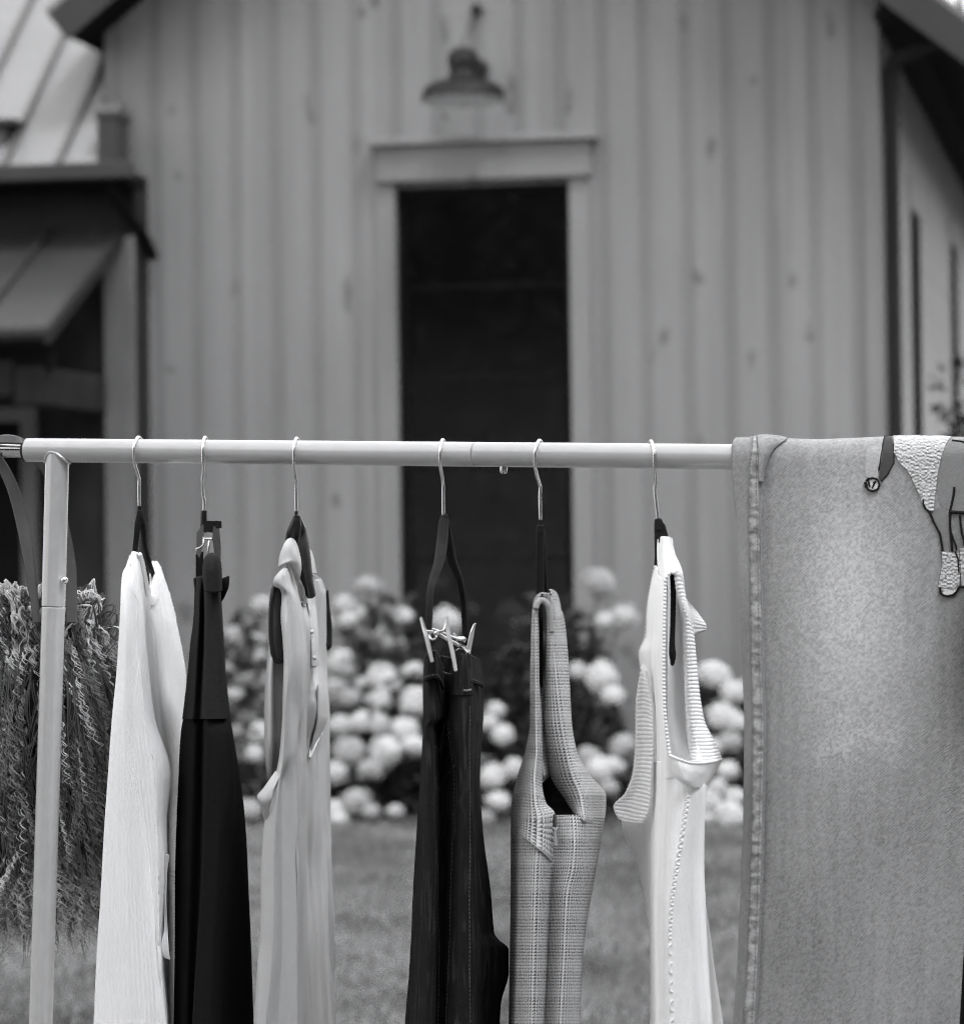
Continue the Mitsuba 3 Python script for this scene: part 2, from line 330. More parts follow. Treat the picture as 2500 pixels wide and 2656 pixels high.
barn = thing('barn_house', 'pale vertical-board gabled barn with a tall dark window in its front', 'house')
UL, UR, ZC, SL = -2.335, 2.42, 4.76, 0.80                              # front corners, corner height, roof slope
UM = (UL + UR) / 2; ZR = ZC + (UR - UM) * SL
roofline = lambda u: ZC + (UR - UM - abs(u - UM)) * SL
win = [(-0.506, 0.32), (0.557, 0.32), (0.557, 3.745), (-0.506, 3.745)]
fw = put(barn, 'front_wall', plate([(UL, 0), (UR, 0), (UR, ZC), (UM, ZR), (UL, ZC)], [win], -0.15, 0.0, 'o'), 'siding_strip', False)
PITCHB = 0.2525
for k in range(-10, 10):
    c = 0.0075 + k * PITCHB
    a, b = max(c + 0.036, UL + 0.004), min(c + PITCHB - 0.036, UR - 0.105)
    if b - a < 0.03: continue
    spans = [(a, b, 0.25, None)]
    if b > -0.66 and a < 0.75:                                         # round the window, its casing and its cap
        spans = [(a, b, 4.037, None)]
        if a < -0.633: spans.append((a, min(b, -0.633), 0.25, 4.037))
        if b > 0.683: spans.append((max(a, 0.683), b, 0.25, 4.037))
    for (p, q, z0, z1) in spans:
        if q - p < 0.02: continue
        t = lambda u: (roofline(u) - 0.004 if z1 is None else z1 - 0.004)
        d = 0.0075 + 0.0015 * math.sin(k * 2.7)
        put(fw, 'board', hull([(p, 0.0015, z0), (q, 0.0015, z0), (p + 0.001, d, z0), (q - 0.001, d, z0), (p, 0.0015, t(p)), (q, 0.0015, t(q)), (p + 0.001, d, t(p)), (q - 0.001, d, t(q))]), 'siding', False)
put(barn, 'corner_board', hb(2.320, 2.4235, 0.002, 0.032, 0.2, 4.74, 0.004), 'trim_wood', False)
slots = [[(-3.38, 0.9), (-2.48, 0.9), (-2.48, 3.79), (-3.38, 3.79)], [(-7.9, 0.9), (-7.0, 0.9), (-7.0, 3.97), (-7.9, 3.97)]]
put(barn, 'side_wall', plate([(-11, 0), (-0.15, 0), (-0.15, 4.70), (-11, 4.70)], slots, UR - 0.15, UR, 'u'), 'side_siding', False)
put(barn, 'side_wall', hb(UL, UL + 0.12, -11, -0.15, 0, ZC), 'siding', False)
put(barn, 'back_wall', hb(UL + 0.12, UR - 0.15, -11, -10.9, 0, ZC), 'siding', False)
put(barn, 'inner_wall', hb(UL + 0.12, UR - 0.15, -2.6, -2.5, 0, 4.7), 'room', False)
put(barn, 'floor', hb(UL + 0.12, UR - 0.15, -2.5, -0.15, 0.2, 0.3), 'room', False)
put(barn, 'ceiling', hb(UL + 0.12, UR - 0.15, -2.5, -0.15, 4.55, 4.65), 'room', False)
# the tall window in the front
w = numbered(f'{barn}__tall_window')
def add(parent, name, mesh, m, smooth=False, **kw): return put(parent, name, mesh, m, smooth, **kw)
add(w, 'frame', cat([hb(-0.506, -0.462, -0.13, -0.03, 0.32, 3.745), hb(0.513, 0.557, -0.13, -0.03, 0.32, 3.745), hb(-0.462, 0.513, -0.13, -0.03, 3.695, 3.745), hb(-0.462, 0.513, -0.13, -0.03, 0.32, 0.38)]), 'black_trim')
zb = [0.38, 0.93, 1.485, 2.04, 2.59, 3.145, 3.695]
for z0, z1 in zip(zb[:-1], zb[1:]):
    v = [W(-0.462, -0.085, z0), W(0.513, -0.085, z0), W(0.513, -0.085, z1), W(-0.462, -0.085, z1)]
    add(w, 'pane', trimesh.Trimesh(v, [[0, 1, 2], [0, 2, 3]], process=False), 'pane_glass')
for z in zb[1:-1]: add(w, 'glazing_bar', hb(-0.460, 0.511, -0.10, -0.066, z - 0.010, z + 0.010), 'black_trim')
add(w, 'casing', hb(-0.63, -0.509, 0.002, 0.036, 0.30, 3.772, 0.004), 'trim_wood')
add(w, 'casing', hb(0.560, 0.68, 0.002, 0.036, 0.30, 3.772, 0.004), 'trim_wood')
add(w, 'lintel', hb(-0.615, 0.695, 0.002, 0.075, 3.775, 3.990, 0.005), 'lintel_wood', label='broad wooden board over the tall window')
add(w, 'cap_ledge', hb(-0.655, 0.742, 0.002, 0.125, 3.992, 4.032, 0.004), 'trim_wood', label='pale ledge on top of the lintel board')
add(w, 'sill', hb(-0.65, 0.70, 0.002, 0.09, 0.24, 0.298, 0.005), 'trim_wood')
for (p, q, z0, z1) in [(-3.38, -2.48, 0.9, 3.79), (-7.9, -7.0, 0.9, 3.97)]:
    sw = numbered(f'{barn}__side_window')
    add(sw, 'frame', cat([hb(UR - 0.145, UR - 0.11, p + 0.013, p + 0.06, z0, z1 - 0.013), hb(UR - 0.145, UR - 0.11, q - 0.06, q - 0.013, z0, z1 - 0.013), hb(UR - 0.145, UR - 0.11, p + 0.06, q - 0.06, z1 - 0.06, z1 - 0.013), hb(UR - 0.145, UR - 0.11, p + 0.06, q - 0.06, z0, z0 + 0.06)]), 'black_trim')
    v = [W(UR - 0.125, p + 0.06, z0 + 0.06), W(UR - 0.125, q - 0.06, z0 + 0.06), W(UR - 0.125, q - 0.06, z1 - 0.06), W(UR - 0.125, p + 0.06, z1 - 0.06)]
    add(sw, 'pane', trimesh.Trimesh(v, [[0, 1, 2], [0, 2, 3]], process=False), 'pane_glass')
    add(sw, 'reveal', cat([hb(UR - 0.149, UR - 0.0005, p + 0.001, p + 0.012, z0 + 0.001, z1 - 0.001), hb(UR - 0.149, UR - 0.0005, q - 0.012, q - 0.001, z0 + 0.001, z1 - 0.001), hb(UR - 0.149, UR - 0.0005, p + 0.0125, q - 0.0125, z1 - 0.012, z1 - 0.001)]), 'black_trim')
    add(sw, 'casing', cat([hb(UR + 0.001, UR + 0.007, p - 0.10, p - 0.002, z0, z1), hb(UR + 0.001, UR + 0.007, q + 0.002, q + 0.10, z0, z1)]), 'trim_wood')
    add(sw, 'lintel', hb(UR + 0.001, UR + 0.011, p - 0.14, q + 0.14, z1 + 0.005, z1 + 0.19), 'lintel_wood')
# roof: dark boarded soffit under a metal skin, rake boards, boxed right eave with gutter and downpipe
OF, OB = 0.46, -11.3
nz = np.array([-SL, 1.0]) / math.hypot(1, SL)
def slab(u0, u1, side, lift0, lift1, o0, o1):
    pts = []
    for u in (u0, u1):
        for l in (lift0, lift1):
            uu = u + side * SL / math.hypot(1, SL) * l; zz = roofline(u) + l / math.hypot(1, SL)
            pts += [(uu, o0, zz), (uu, o1, zz)]
    return hull(pts)
for side, ue in ((-1, UL - 0.10), (1, UR + 0.62)):
    r = add(barn, 'roof', slab(ue, UM, side, 0.17, 0.205, OB, OF + 0.03), 'roof_metal')
    add(r, 'soffit', slab(ue, UM, side, 0.006, 0.168, OB, OF - 0.005), 'black_trim')
    add(r, 'rake_board', slab(ue, UM, side, -0.03, 0.168, OF, OF + 0.028), 'fascia_paint')
    for k in range(1, 8):
        um = ue + (UM - ue) * k / 8
        add(r, 'seam', slab(um - 0.012, um + 0.012, side, 0.206, 0.235, OB, OF + 0.02), 'roof_seam')
add(barn, 'eave_soffit', hb(UR + 0.002, 2.80, OB, OF - 0.04, 4.60, 4.64), 'black_trim')
gt = add(barn, 'gutter', cat([hb(2.80, 2.915, OB, OF - 0.06, 4.585, 4.60), hb(2.90, 2.915, OB, OF - 0.06, 4.60, 4.73), hb(2.785, 2.80, OB, OF - 0.06, 4.585, 4.73)]), 'fascia_paint')
add(barn, 'downpipe', cat([hb(2.435, 2.525, -0.125, -0.035, 0.1, 4.36, 0.01), tube(curve([W(2.48, -0.08, 4.33), W(2.50, -0.08, 4.40), W(2.62, -0.08, 4.47), W(2.78, -0.08, 4.53), W(2.85, -0.08, 4.60)], 14), 0.045, 12)]), 'pipe_paint', 40)

# ---- the lower wing on the left: standing-seam roof, dark wall, awning over a doorway
wing = thing('side_wing', 'low dark wing with standing-seam metal roof at left of the barn', 'house')
wf = add(wing, 'front_wall', hb(-6.2, -2.065, 0.14, 0.30, 0, 3.86), 'dark_wood')
add(wing, 'end_wall', hb(-2.20, -2.066, 0.002, 0.139, 0, 3.86), 'dark_wood')
S39 = math.tan(math.radians(39))
def lr(u0, u1, o0, o1, l0, l1, ze=3.872, oe=0.6, s=S39):
    z = lambda o: ze + (oe - o) * s
    return hull([(u, o, z(o) + l) for u in (u0, u1) for o in (o0, o1) for l in (l0, l1)])
rf = add(wing, 'roof', cat([lr(-6.3, -2.215, 0.04, 0.62, -0.05, 0), lr(-6.3, -2.345, -3.2, 0.0401, -0.05, 0)]), 'roof_metal')
for k in range(11):
    u = -2.452 - 0.336 * k
    add(rf, 'seam', lr(u - 0.017, u + 0.017, -3.2, 0.615, 0.001, 0.045), 'roof_seam')
add(wing, 'gutter', hb(-6.3, -1.965, 0.622, 0.70, 3.785, 3.885, 0.01), 'fascia_paint')
add(wing, 'eave_board', hb(-6.3, -1.985, 0.301, 0.60, 3.755, 3.80), 'black_trim')
add(wing, 'corner_post', hb(-2.255, -2.062, 0.302, 0.345, 0.0, 3.47, 0.006), 'post_wood')
add(wing, 'downpipe', tube(curve([W(-2.12, 0.60, 3.78), W(-2.11, 0.50, 3.68), W(-2.03, 0.18, 3.46), W(-2.015, 0.08, 3.36)], 14), 0.035, 10), 'black_trim', 40)
add(wing, 'flue_box', cat([hb(-2.213, -2.095, 0.30, 0.56, 3.80, 4.16), hb(-2.222, -2.085, 0.29, 0.57, 4.162, 4.20)]), 'fascia_paint', label='short square flue box at the end of the wing roof')
vt = add(wing, 'roof_vent', tube(np.array([W(-2.90, 0.34, 4.0), W(-2.90, 0.34, 4.10), W(-2.90, 0.34, 4.16)]), [0.075, 0.06, 0.06], 14), 'roof_seam', 40)
add(vt, 'cap', hb(-3.06, -2.765, 0.22, 0.46, 4.162, 4.20, 0.01), 'fascia_paint')
aw = add(wing, 'awning', lr(-6.2, -2.165, 0.302, 1.72, -0.05, 0, 2.815, 1.72, 0.484), 'awning_metal', label='small metal awning under the wing eave')
for k in range(8): add(aw, 'seam', lr(-2.62 - 0.46 * k, -2.59 - 0.46 * k, 0.305, 1.70, 0.001, 0.04, 2.815, 1.72, 0.484), 'awning_metal')
add(aw, 'front_lip', hb(-6.2, -2.15, 1.722, 1.765, 2.785, 2.835, 0.008), 'fascia_paint')
add(aw, 'front_beam', hb(-6.2, -2.20, 1.45, 1.53, 2.60, 2.72, 0.008), 'black_trim')
add(aw, 'rake_trim', lr(-2.163, -2.125, 0.302, 1.76, -0.06, 0.02, 2.815, 1.72, 0.484), 'dark_wood')
add(aw, 'beam', hb(-2.40, -2.24, 0.302, 1.60, 2.40, 2.62, 0.01), 'dark_wood')
add(aw, 'beam', hb(-6.1, -2.41, 1.40, 1.58, 2.45, 2.66, 0.01), 'dark_wood')
dw = numbered(f'{wing}__doorway')
add(dw, 'frame', cat([hb(-2.785, -2.69, 0.302, 0.35, 0, 2.45), hb(-3.45, -3.36, 0.302, 0.35, 0, 2.45), hb(-3.36, -2.785, 0.302, 0.35, 2.36, 2.45)]), 'post_wood')
add(dw, 'door', hb(-3.358, -2.787, 0.302, 0.33, 0.02, 2.358), 'black_trim')

# ---- gooseneck barn lamp over the window, on its wall
lamp = thing('wall_lamp', 'dark barn lamp with a wide round shade on the wall above the window', 'lamp')
def lat(profile, u, o, z, m, name, parent, smooth=35):
    s = lathe(profile, 40); s.apply_transform(trimesh.transformations.rotation_matrix(math.radians(-1.0), [1, 0, 0])); s.apply_translation([u, -o, z]); return put(parent, name, place(s), m, smooth)
LO = 0.42
sh = lat([(0.075, 0.112), (0.12, 0.100), (0.19, 0.080), (0.236, 0.046), (0.246, 0.012), (0.250, -0.012), (0.250, -0.020)], 0, LO, 4.225, 'lamp_enamel', 'shade', lamp)
lat([(0.238, -0.018), (0.232, -0.002), (0.215, 0.030), (0.165, 0.054), (0.08, 0.078)], 0, LO, 4.225, 'lamp_inside', 'inner_shade', sh)
lat([(0.0, 0.30), (0.05, 0.29), (0.082, 0.265), (0.094, 0.225), (0.090, 0.185), (0.080, 0.155), (0.090, 0.13), (0.090, 0.10)], 0, LO, 4.225, 'lamp_enamel', 'socket_hood', lamp)
lat([(0.0, -0.07), (0.03, -0.066), (0.052, -0.048), (0.058, -0.02), (0.052, 0.01), (0.04, 0.03)], 0, LO, 4.225, 'bulb_glass', 'bulb_jar', lamp)
put(lamp, 'arm', tube(curve([W(0.01, 0.03, 4.44), W(0.012, 0.16, 4.50), W(0.012, 0.30, 4.52), W(0.005, LO, 4.46)], 22), 0.016, 10), 'lamp_enamel')
put(lamp, 'wall_plate', tube(np.array([W(0.01, 0.026, 4.44), W(0.01, 0.045, 4.44), W(0.01, 0.055, 4.44)]), [0.07, 0.068, 0.05], 24), 'lamp_enamel')
put(lamp, 'stay_plate', tube(np.array([W(0.01, 0.026, 4.80), W(0.01, 0.05, 4.80), W(0.01, 0.065, 4.80)]), [0.034, 0.034, 0.02], 20), 'lamp_enamel')
for s in (-1, 1): put(lamp, 'stay_rod', tube(np.array([W(0.01, 0.055, 4.80), W(0.01 + s * 0.02, 0.22, 4.64), W(0.005 + s * 0.05, LO - 0.02, 4.44)]), 0.004, 6), 'lamp_enamel')

# ---- flower bed with hydrangeas, lawn grass, shrub
bed = cat([hb(-6, 6.5, 0.05, 1.75, -0.05, 0.03)])
put(None, 'flower_bed', bed, 'mulch', False, kind='structure')
n = 52000
gx = rng.uniform(-2.1, 2.4, n); gy = 10.4 + (19.25 - 10.4) * rng.random(n) ** 1.1
keep = (np.abs(gx) < gy * 0.155)
front = 20.9 - 0.1944 * gx - 1.75 / HC
keep &= gy < front - 0.02
gx, gy = gx[keep], gy[keep]; n = len(gx)
az = rng.uniform(0, TAU, n); tilt = rng.uniform(0.15, 0.9, n)
d = np.stack([np.cos(az) * np.sin(tilt), np.sin(az) * np.sin(tilt), np.cos(tilt)], 1)
put(None, 'grass', leaves(np.stack([gx, gy, np.zeros(n)], 1), d, unit(n), rng.uniform(0.03, 0.065, n), rng.uniform(0.006, 0.012, n)), 'grass_blade', False, kind='stuff', label='short lawn grass between the rack and the flower bed')
labels['grass']['category'] = 'grass'

FL = []                                                                # one bloom head of each kind: florets of four petals on a rounded head
for kind in range(5):
    m = 70
    q = np.arange(m) + 0.5; ph = np.arccos(1 - 1.72 * q / m); th = math.pi * (1 + 5 ** 0.5) * q + kind
    c = np.stack([np.sin(ph) * np.cos(th), np.sin(ph) * np.sin(th), np.cos(ph) * (0.85 + 0.1 * kind % 0.3)], 1) * (0.72 + 0.34 * rng.random((m, 1)))
    ms = []
    for a in range(4):
        t = np.cross(c, unit(m)); t /= np.linalg.norm(t, axis=1, keepdims=True); s = np.cross(c, t)
        dd = t * math.cos(a * TAU / 4) + s * math.sin(a * TAU / 4) + c * 0.25
        if a == 0: T0, S0 = t, s
        dd = T0 * math.cos(a * TAU / 4) + S0 * math.sin(a * TAU / 4) + c * 0.25
        ms.append(leaves(c * 0.97, dd, c, 0.30, 0.27, 0.15))
    core = ball([0, 0, 0], 0.62, 2)
    FL.append({b: ply(cat(ms + [core]), b, False) for b in ('petal_white', 'petal_cream', 'petal_fading')})
BLOOMS = [[-.668,20.158,1.335,np.float64(.072)],[-.795,20.182,1.217,np.float64(.069)],[-.779,20.136,1.141,np.float64(.057)],[-.467,20.094,1.166,np.float64(.059)],[-.615,20.055,1.073,np.float64(.052)],[-.514,19.976,.993,np.float64(.066)],[-.214,20.012,1.122,np.float64(.081)],[-.809,19.956,.888,np.float64(.081)],[-.57,19.848,.804,np.float64(.087)],[-.697,19.853,.777,np.float64(.042)],[-.853,19.857,.741,np.float64(.068)],[-.763,19.812,.704,np.float64(.062)],[-.601,19.764,.68,np.float64(.068)],[-.409,19.85,.849,np.float64(.057)],[-.404,19.721,.675,np.float64(.075)],[-.817,19.709,.549,np.float64(.062)],[-.699,19.7,.567,np.float64(.056)],[-.605,19.674,.558,np.float64(.058)],[-.45,19.624,.53,np.float64(.071)],[-.767,19.594,.405,np.float64(.08)],[-.552,19.552,.405,np.float64(.08)],[-.644,19.498,.307,np.float64(.065)],[-.849,19.525,.29,np.float64(.065)],[-.403,19.549,.44,np.float64(.065)],[-.726,19.391,.14,np.float64(.076)],[-.641,19.333,.083,np.float64(.044)],[-.845,19.382,.096,np.float64(.057)],[-.503,19.31,.088,np.float64(.042)],[-.816,19.332,.035,np.float64(.051)],[-.905,20.154,1.132,np.float64(.038)],[-.713,20.15,1.178,np.float64(.048)],[-1.29,20.279,1.231,np.float64(.053)],[-1.445,20.193,1.042,np.float64(.069)],[-1.322,20.141,1.004,np.float64(.063)],[-1.377,20.001,.799,np.float64(.057)],[-1.29,19.991,.808,np.float64(.053)],[-1.44,19.946,.707,np.float64(.057)],[-1.296,19.904,.688,np.float64(.049)],[-1.35,19.851,.601,np.float64(.042)],[-1.28,19.774,.514,np.float64(.066)],[-1.413,19.807,.524,np.float64(.041)],[-1.309,19.693,.397,np.float64(.049)],[-1.325,19.475,.095,np.float64(.061)],[-1.285,20.079,.929,np.float64(.043)],[-1.38,19.714,.406,np.float64(.047)],[-1.476,20.076,.874,np.float64(.048)],[.667,19.898,1.335,np.float64(.09)],[.799,19.826,1.136,np.float64(.073)],[.7,19.832,1.118,np.float64(.058)],[.527,19.664,.843,np.float64(.052)],[.665,19.613,.81,np.float64(.08)],[.725,19.524,.706,np.float64(.056)],[.576,19.312,.377,np.float64(.059)],[.637,19.249,.306,np.float64(.075)],[.765,19.32,.438,np.float64(.066)],[.678,19.17,.211,np.float64(.047)],[.043,19.339,.272,np.float64(.066)],[.068,19.238,.141,np.float64(.057)],[.163,19.348,.316,np.float64(.048)],[-.001,19.188,.054,np.float64(.042)],[.019,19.552,.556,np.float64(.056)],[.101,19.49,.493,np.float64(.052)],[.586,19.156,.167,np.float64(.046)],[.71,19.247,.324,np.float64(.055)],[.066,19.595,.628,np.float64(.043)],[1.29,19.498,.82,np.float64(.085)],[1.394,19.405,.721,np.float64(.066)],[1.321,19.321,.587,np.float64(.075)],[1.358,19.217,.454,np.float64(.057)],[1.221,19.002,.125,np.float64(.074)],[1.332,18.93,.057,np.float64(.074)],[1.366,19.005,.168,np.float64(.047)],[1.331,19.113,.306,np.float64(.051)],[1.208,18.948,.048,np.float64(.045)],[1.266,19.216,.428,np.float64(.05)],[1.392,19.288,.56,np.float64(.055)],[1.271,19.061,.219,np.float64(.045)]]
bush_at = [(-1.05, 19.75), (-0.45, 19.72), (0.45, 19.62), (1.25, 19.5)]
bush_names = ['hydrangea bush in white bloom left of the tall window, behind the near-black garment', 'widest hydrangea bush with large white blooms, left under the tall window',
              'hydrangea bush with few white blooms under the right half of the window', 'hydrangea bush in white bloom at far right beside the hanging denim']
groups = {k: [] for k in range(4)}
for i, b in enumerate(BLOOMS): groups[1 if i < 31 else 0 if i < 46 else 2 if i < 65 else 3].append(b)
for k in range(4):
    hb_key = thing('hydrangea_bush', bush_names[k], 'shrub', 'hydrangea bushes along the barn front')
    bx, by = bush_at[k]
    gs = np.array(groups[k])
    rad = max(0.35, (gs[:, 0].max() - gs[:, 0].min()) / 2 * 0.9); bx = (gs[:, 0].max() + gs[:, 0].min()) / 2; top = gs[:, 2].max()
    nl = 1300 if k else 900
    rr = rng.random(nl) ** (1 / 3); dirs = unit(nl); dirs[:, 2] = np.abs(dirs[:, 2]) * 1.0
    c = np.array([bx, by + 0.50, 0.05]) + dirs * rr[:, None] * np.array([rad * 1.08, 0.60, top * 0.90])
    out = dirs * [1, 1, 0.3] + unit(nl) * 0.5
    pale = rng.random(nl) < 0.3
    for nm, sel in (('hydrangea_leaf', ~pale), ('hydrangea_leaf_pale', pale)):
        q = int(sel.sum())
        put(hb_key, 'foliage' if nm == 'hydrangea_leaf' else 'young_foliage', leaves(c[sel], out[sel], np.array([0, 0, 1.0]) + unit(q) * 0.5, rng.uniform(0.09, 0.15, q), rng.uniform(0.055, 0.09, q)), nm, False, kind='stuff')
    stems = [tube(curve([[bx + rng.uniform(-.1, .1), by + 0.15, 0.0], [(bx + g[0]) / 2 + rng.uniform(-.05, .05), (by + 0.1 + g[1]) / 2, g[2] * 0.6], [g[0], g[1] + 0.01, g[2] - g[3] * 0.4]], 8), 0.006, 5) for g in gs]
    put(hb_key, 'stems', cat(stems), 'bark', 40, kind='stuff')
    for g in gs:
        key = numbered(f'{hb_key}__bloom')
        tone = rng.choice(['petal_white', 'petal_white', 'petal_cream', 'petal_fading'], p=[0.25, 0.20, 0.33, 0.22])
        sh_ = FL[int(rng.integers(5))][tone]
        r = g[3] * 1.22
        scene[key] = {**sh_, 'to_world': T().translate([float(t) for t in g[:3]]).rotate([0, 0, 1], float(rng.uniform(0, 360))).rotate([1, 0, 0], float(rng.uniform(-25, 40))).scale([r, r, r * float(rng.uniform(0.82, 1.05))])}

sb = thing('side_shrub', 'dark leafy shrub standing by the right side wall of the barn', 'shrub')
n = 1500; dirs = unit(n); rr = rng.random(n) ** 0.4
cl = unit(26) * [0.40, 0.40, 0.85] * rng.uniform(0.3, 1, (26, 1)); c = np.array([2.66, 18.4, 1.75]) + cl[rng.integers(26, size=n)] + dirs * 0.16 * rr[:, None]
put(sb, 'foliage', leaves(c, dirs + [0, 0, 0.2], unit(n), rng.uniform(0.05, 0.09, n), rng.uniform(0.025, 0.045, n)), 'shrub_leaf', False, kind='stuff')
put(sb, 'stem', tube(curve([[2.70, 18.45, 0], [2.67, 18.42, 0.8], [2.66, 18.4, 1.7], [2.62, 18.38, 2.4]], 12), np.linspace(0.035, 0.008, 12), 8), 'bark')

# the trees across the garden, behind the camera: what the dark window and the chrome mirror
for i, (tx, ty, th_) in enumerate([(-18.8, -10.2, 10.8), (-15.4, -11.4, 12), (-12, -12.4, 11), (-8.6, -13, 12.5), (-5.2, -13.4, 11.5), (-1.8, -13.6, 12.2), (1.6, -13.6, 11.2), (5, -13.8, 12), (8.4, -13.6, 10.8), (11.8, -13, 11.5), (15.2, -12, 11), (18.0, -9.6, 11.8), (13.5, -6.6, 11), (12.6, -3.0, 12), (12.0, 0.8, 11.4), (11.8, 4.6, 12.2), (12.2, 8.4, 11.2), (-17.5, -14.4, 13.5), (-13.8, -15.4, 14.5), (-10.2, -16, 14), (-6.8, -16.6, 14)]):
    tr = thing('conifer_tree', 'dark conifer across the garden, behind the viewer and out of the picture', 'tree', 'conifers across the garden')
    n = 6500; h = rng.random(n) ** 1.25; a = rng.uniform(0, TAU, n); rad = 2.6 * (1 - h) * np.sqrt(rng.uniform(0.25, 1, n)) + 0.1
    c = np.stack([tx + rad * np.cos(a), ty + rad * np.sin(a), 0.5 + h * (th_ - 0.6)], 1)
    d = np.stack([np.cos(a), np.sin(a), -0.35 + 0 * a], 1) + unit(n) * 0.3
    put(tr, 'crown', leaves(c, d, np.array([0, 0, 1.0]) + unit(n) * 0.4, rng.uniform(0.5, 0.9, n), rng.uniform(0.28, 0.5, n)), 'conifer_needles', False)
    put(tr, 'trunk', tube(np.array([[tx, ty, 0], [tx, ty, th_ * 0.5], [tx, ty, th_ - 0.4]]), [0.22, 0.14, 0.03], 8), 'bark')

# ================================================================ the clothes rack (it stands a little tilted on the lawn)
rack = thing('clothes_rack', 'pale painted tubular clothes rack with chrome end bar standing on the lawn', 'clothes rack')
RL, RS, RR = [(-.542,4.1327,1.5943),(-.0076,3.959,1.5772),(.7049,3.7275,1.5541)]       # left end, seam, far right end
RL, RS, RR = map(np.array, (RL, RS, RR)); ax = (RR - RL) / np.linalg.norm(RR - RL); RAD = 0.0141
def bar(a, b, r, bev=0.002):
    a, b = np.array(a), np.array(b); t = (b - a) / np.linalg.norm(b - a)
    return tube(np.array([a, a + t * 0.0001, a + t * bev, (a + b) / 2, b - t * bev, b - t * 0.0001, b]), [r * 0.75, r - bev * 0.8, r, r, r, r - bev * 0.8, r * 0.75], 48)
put(rack, 'rail', bar(RL, RS - ax * 0.0002, RAD, 0.0012), 'rack_paint', 30)
put(rack, 'rail', bar(RS + ax * 0.0002, RR, RAD * 1.004, 0.0012), 'rack_paint', 30)
put(rack, 'gasket', tube(np.array([RL - ax * 0.0022, RL - ax * 0.0018, RL + ax * 0.0016]), [RAD * 0.8, RAD * 0.985, RAD * 0.985], 40), 'rubber', 30)
put(rack, 'end_bar', bar(RL - ax * 0.20, RL + ax * 0.02, 0.0088), 'chrome', 30, label='chrome end bar sliding out of the rail')
PT, PS, PB = map(np.array, [(-.5033,4.1201,1.5912),(-.5102,4.1217,1.4072),(-.5365,4.1282,.7781)])
pd = (PB - PS) / np.linalg.norm(PB - PS)
foot = PS + pd * (PS[2] - 0.03) / -pd[2]
put(rack, 'upper_post', bar(PT, PS - pd * 0.0003, RAD, 0.001), 'rack_paint', 30)
put(rack, 'lower_post', bar(PS + pd * 0.0003, foot, RAD * 0.985, 0.001), 'rack_paint', 30)
wj = [(-.5186,4.1193,1.5789),(-.516,4.1127,1.5861),(-.5102,4.1084,1.5905),(-.5042,4.1064,1.5892),(-.4961,4.1053,1.5839),(-.4896,4.1079,1.5782),(-.4875,4.1111,1.5771)]
put(rack, 'weld', tube(curve(wj, 30), 0.0017, 8), 'rack_paint', 40)
nrm = np.array([-0.25, -1, 0.0]); nrm /= np.linalg.norm(nrm)
put(rack, 'spring_button', ball(np.array((-0.4952, 4.1074, 1.4385)), 0.0046, 3), 'chrome', True, label='chrome push button on the post')
bb = np.array((0.0253, 3.9483, 1.5585))
put(rack, 'spring_button', cat([tube(np.array([bb + [0, 0, 0.006], bb, bb - [0, 0, 0.003], bb - [0, 0, 0.0045]]), [0.0044, 0.0044, 0.0040, 0.0022], 24)]), 'chrome', 40, label='chrome push button under the rail')
OTH = np.array([RR[0] - 0.06, RR[1] + 0.02, RR[2]])
put(rack, 'far_post', bar(RR - ax * 0.05, [RR[0] - 0.08, RR[1] + 0.015, 0.03], RAD, 0.001), 'rack_paint', 30)
fdir = np.array([ax[1], -ax[0], 0]); fdir /= np.linalg.norm(fdir)
for c in (foot, np.array([RR[0] - 0.08, RR[1] + 0.015, 0.03])):
    put(rack, 'foot', bar(c - fdir * 0.26 + [0, 0, -0.014], c + fdir * 0.26 + [0, 0, -0.014], RAD, 0.002), 'rack_paint', 30)

# ================================================================ shaggy tote bag on the chrome bar
bag = thing('fur_bag', 'shaggy dark curly fur tote bag hanging by leather straps from the chrome end bar', 'bag')
def ribbon(L_, R_, n=40, th=0.0035):
    a, b = curve(L_, n), curve(R_, n)
    return Cloth(list(np.stack([a, a + (b - a) * 0.15, a + (b - a) * 0.5, a + (b - a) * 0.85, b], 1)), 9, n, thick=th)
near = ribbon([(-.5943,4.1497,1.5882),(-.59,4.1455,1.6031),(-.5782,4.1359,1.6102),(-.5655,4.128,1.6117),(-.5535,4.124,1.6102),(-.545,4.1251,1.6071),(-.543,4.133,1.6039)],
              [(-.59,4.1521,1.5883),(-.5845,4.1389,1.5988),(-.5753,4.1311,1.603),(-.5653,4.126,1.6033),(-.5545,4.1224,1.6025),(-.5457,4.1215,1.6017),(-.544,4.1305,1.6003)])
near.put(bag, 'strap_loop', 'strap_leather')
s1 = ribbon([(-.5807,4.1357,1.5876),(-.575,4.1433,1.5716),(-.5645,4.1494,1.5426),(-.5574,4.1547,1.5101),(-.5476,4.1551,1.4577),(-.5389,4.155,1.3996),(-.5378,4.1546,1.3891)],
            [(-.5744,4.1317,1.5886),(-.5716,4.1404,1.5842),(-.5592,4.1458,1.561),(-.5497,4.1503,1.5332),(-.5409,4.1512,1.4925),(-.5345,4.1508,1.4344),(-.5317,4.1526,1.3891)])
s1.put(bag, 'strap', 'strap_leather')
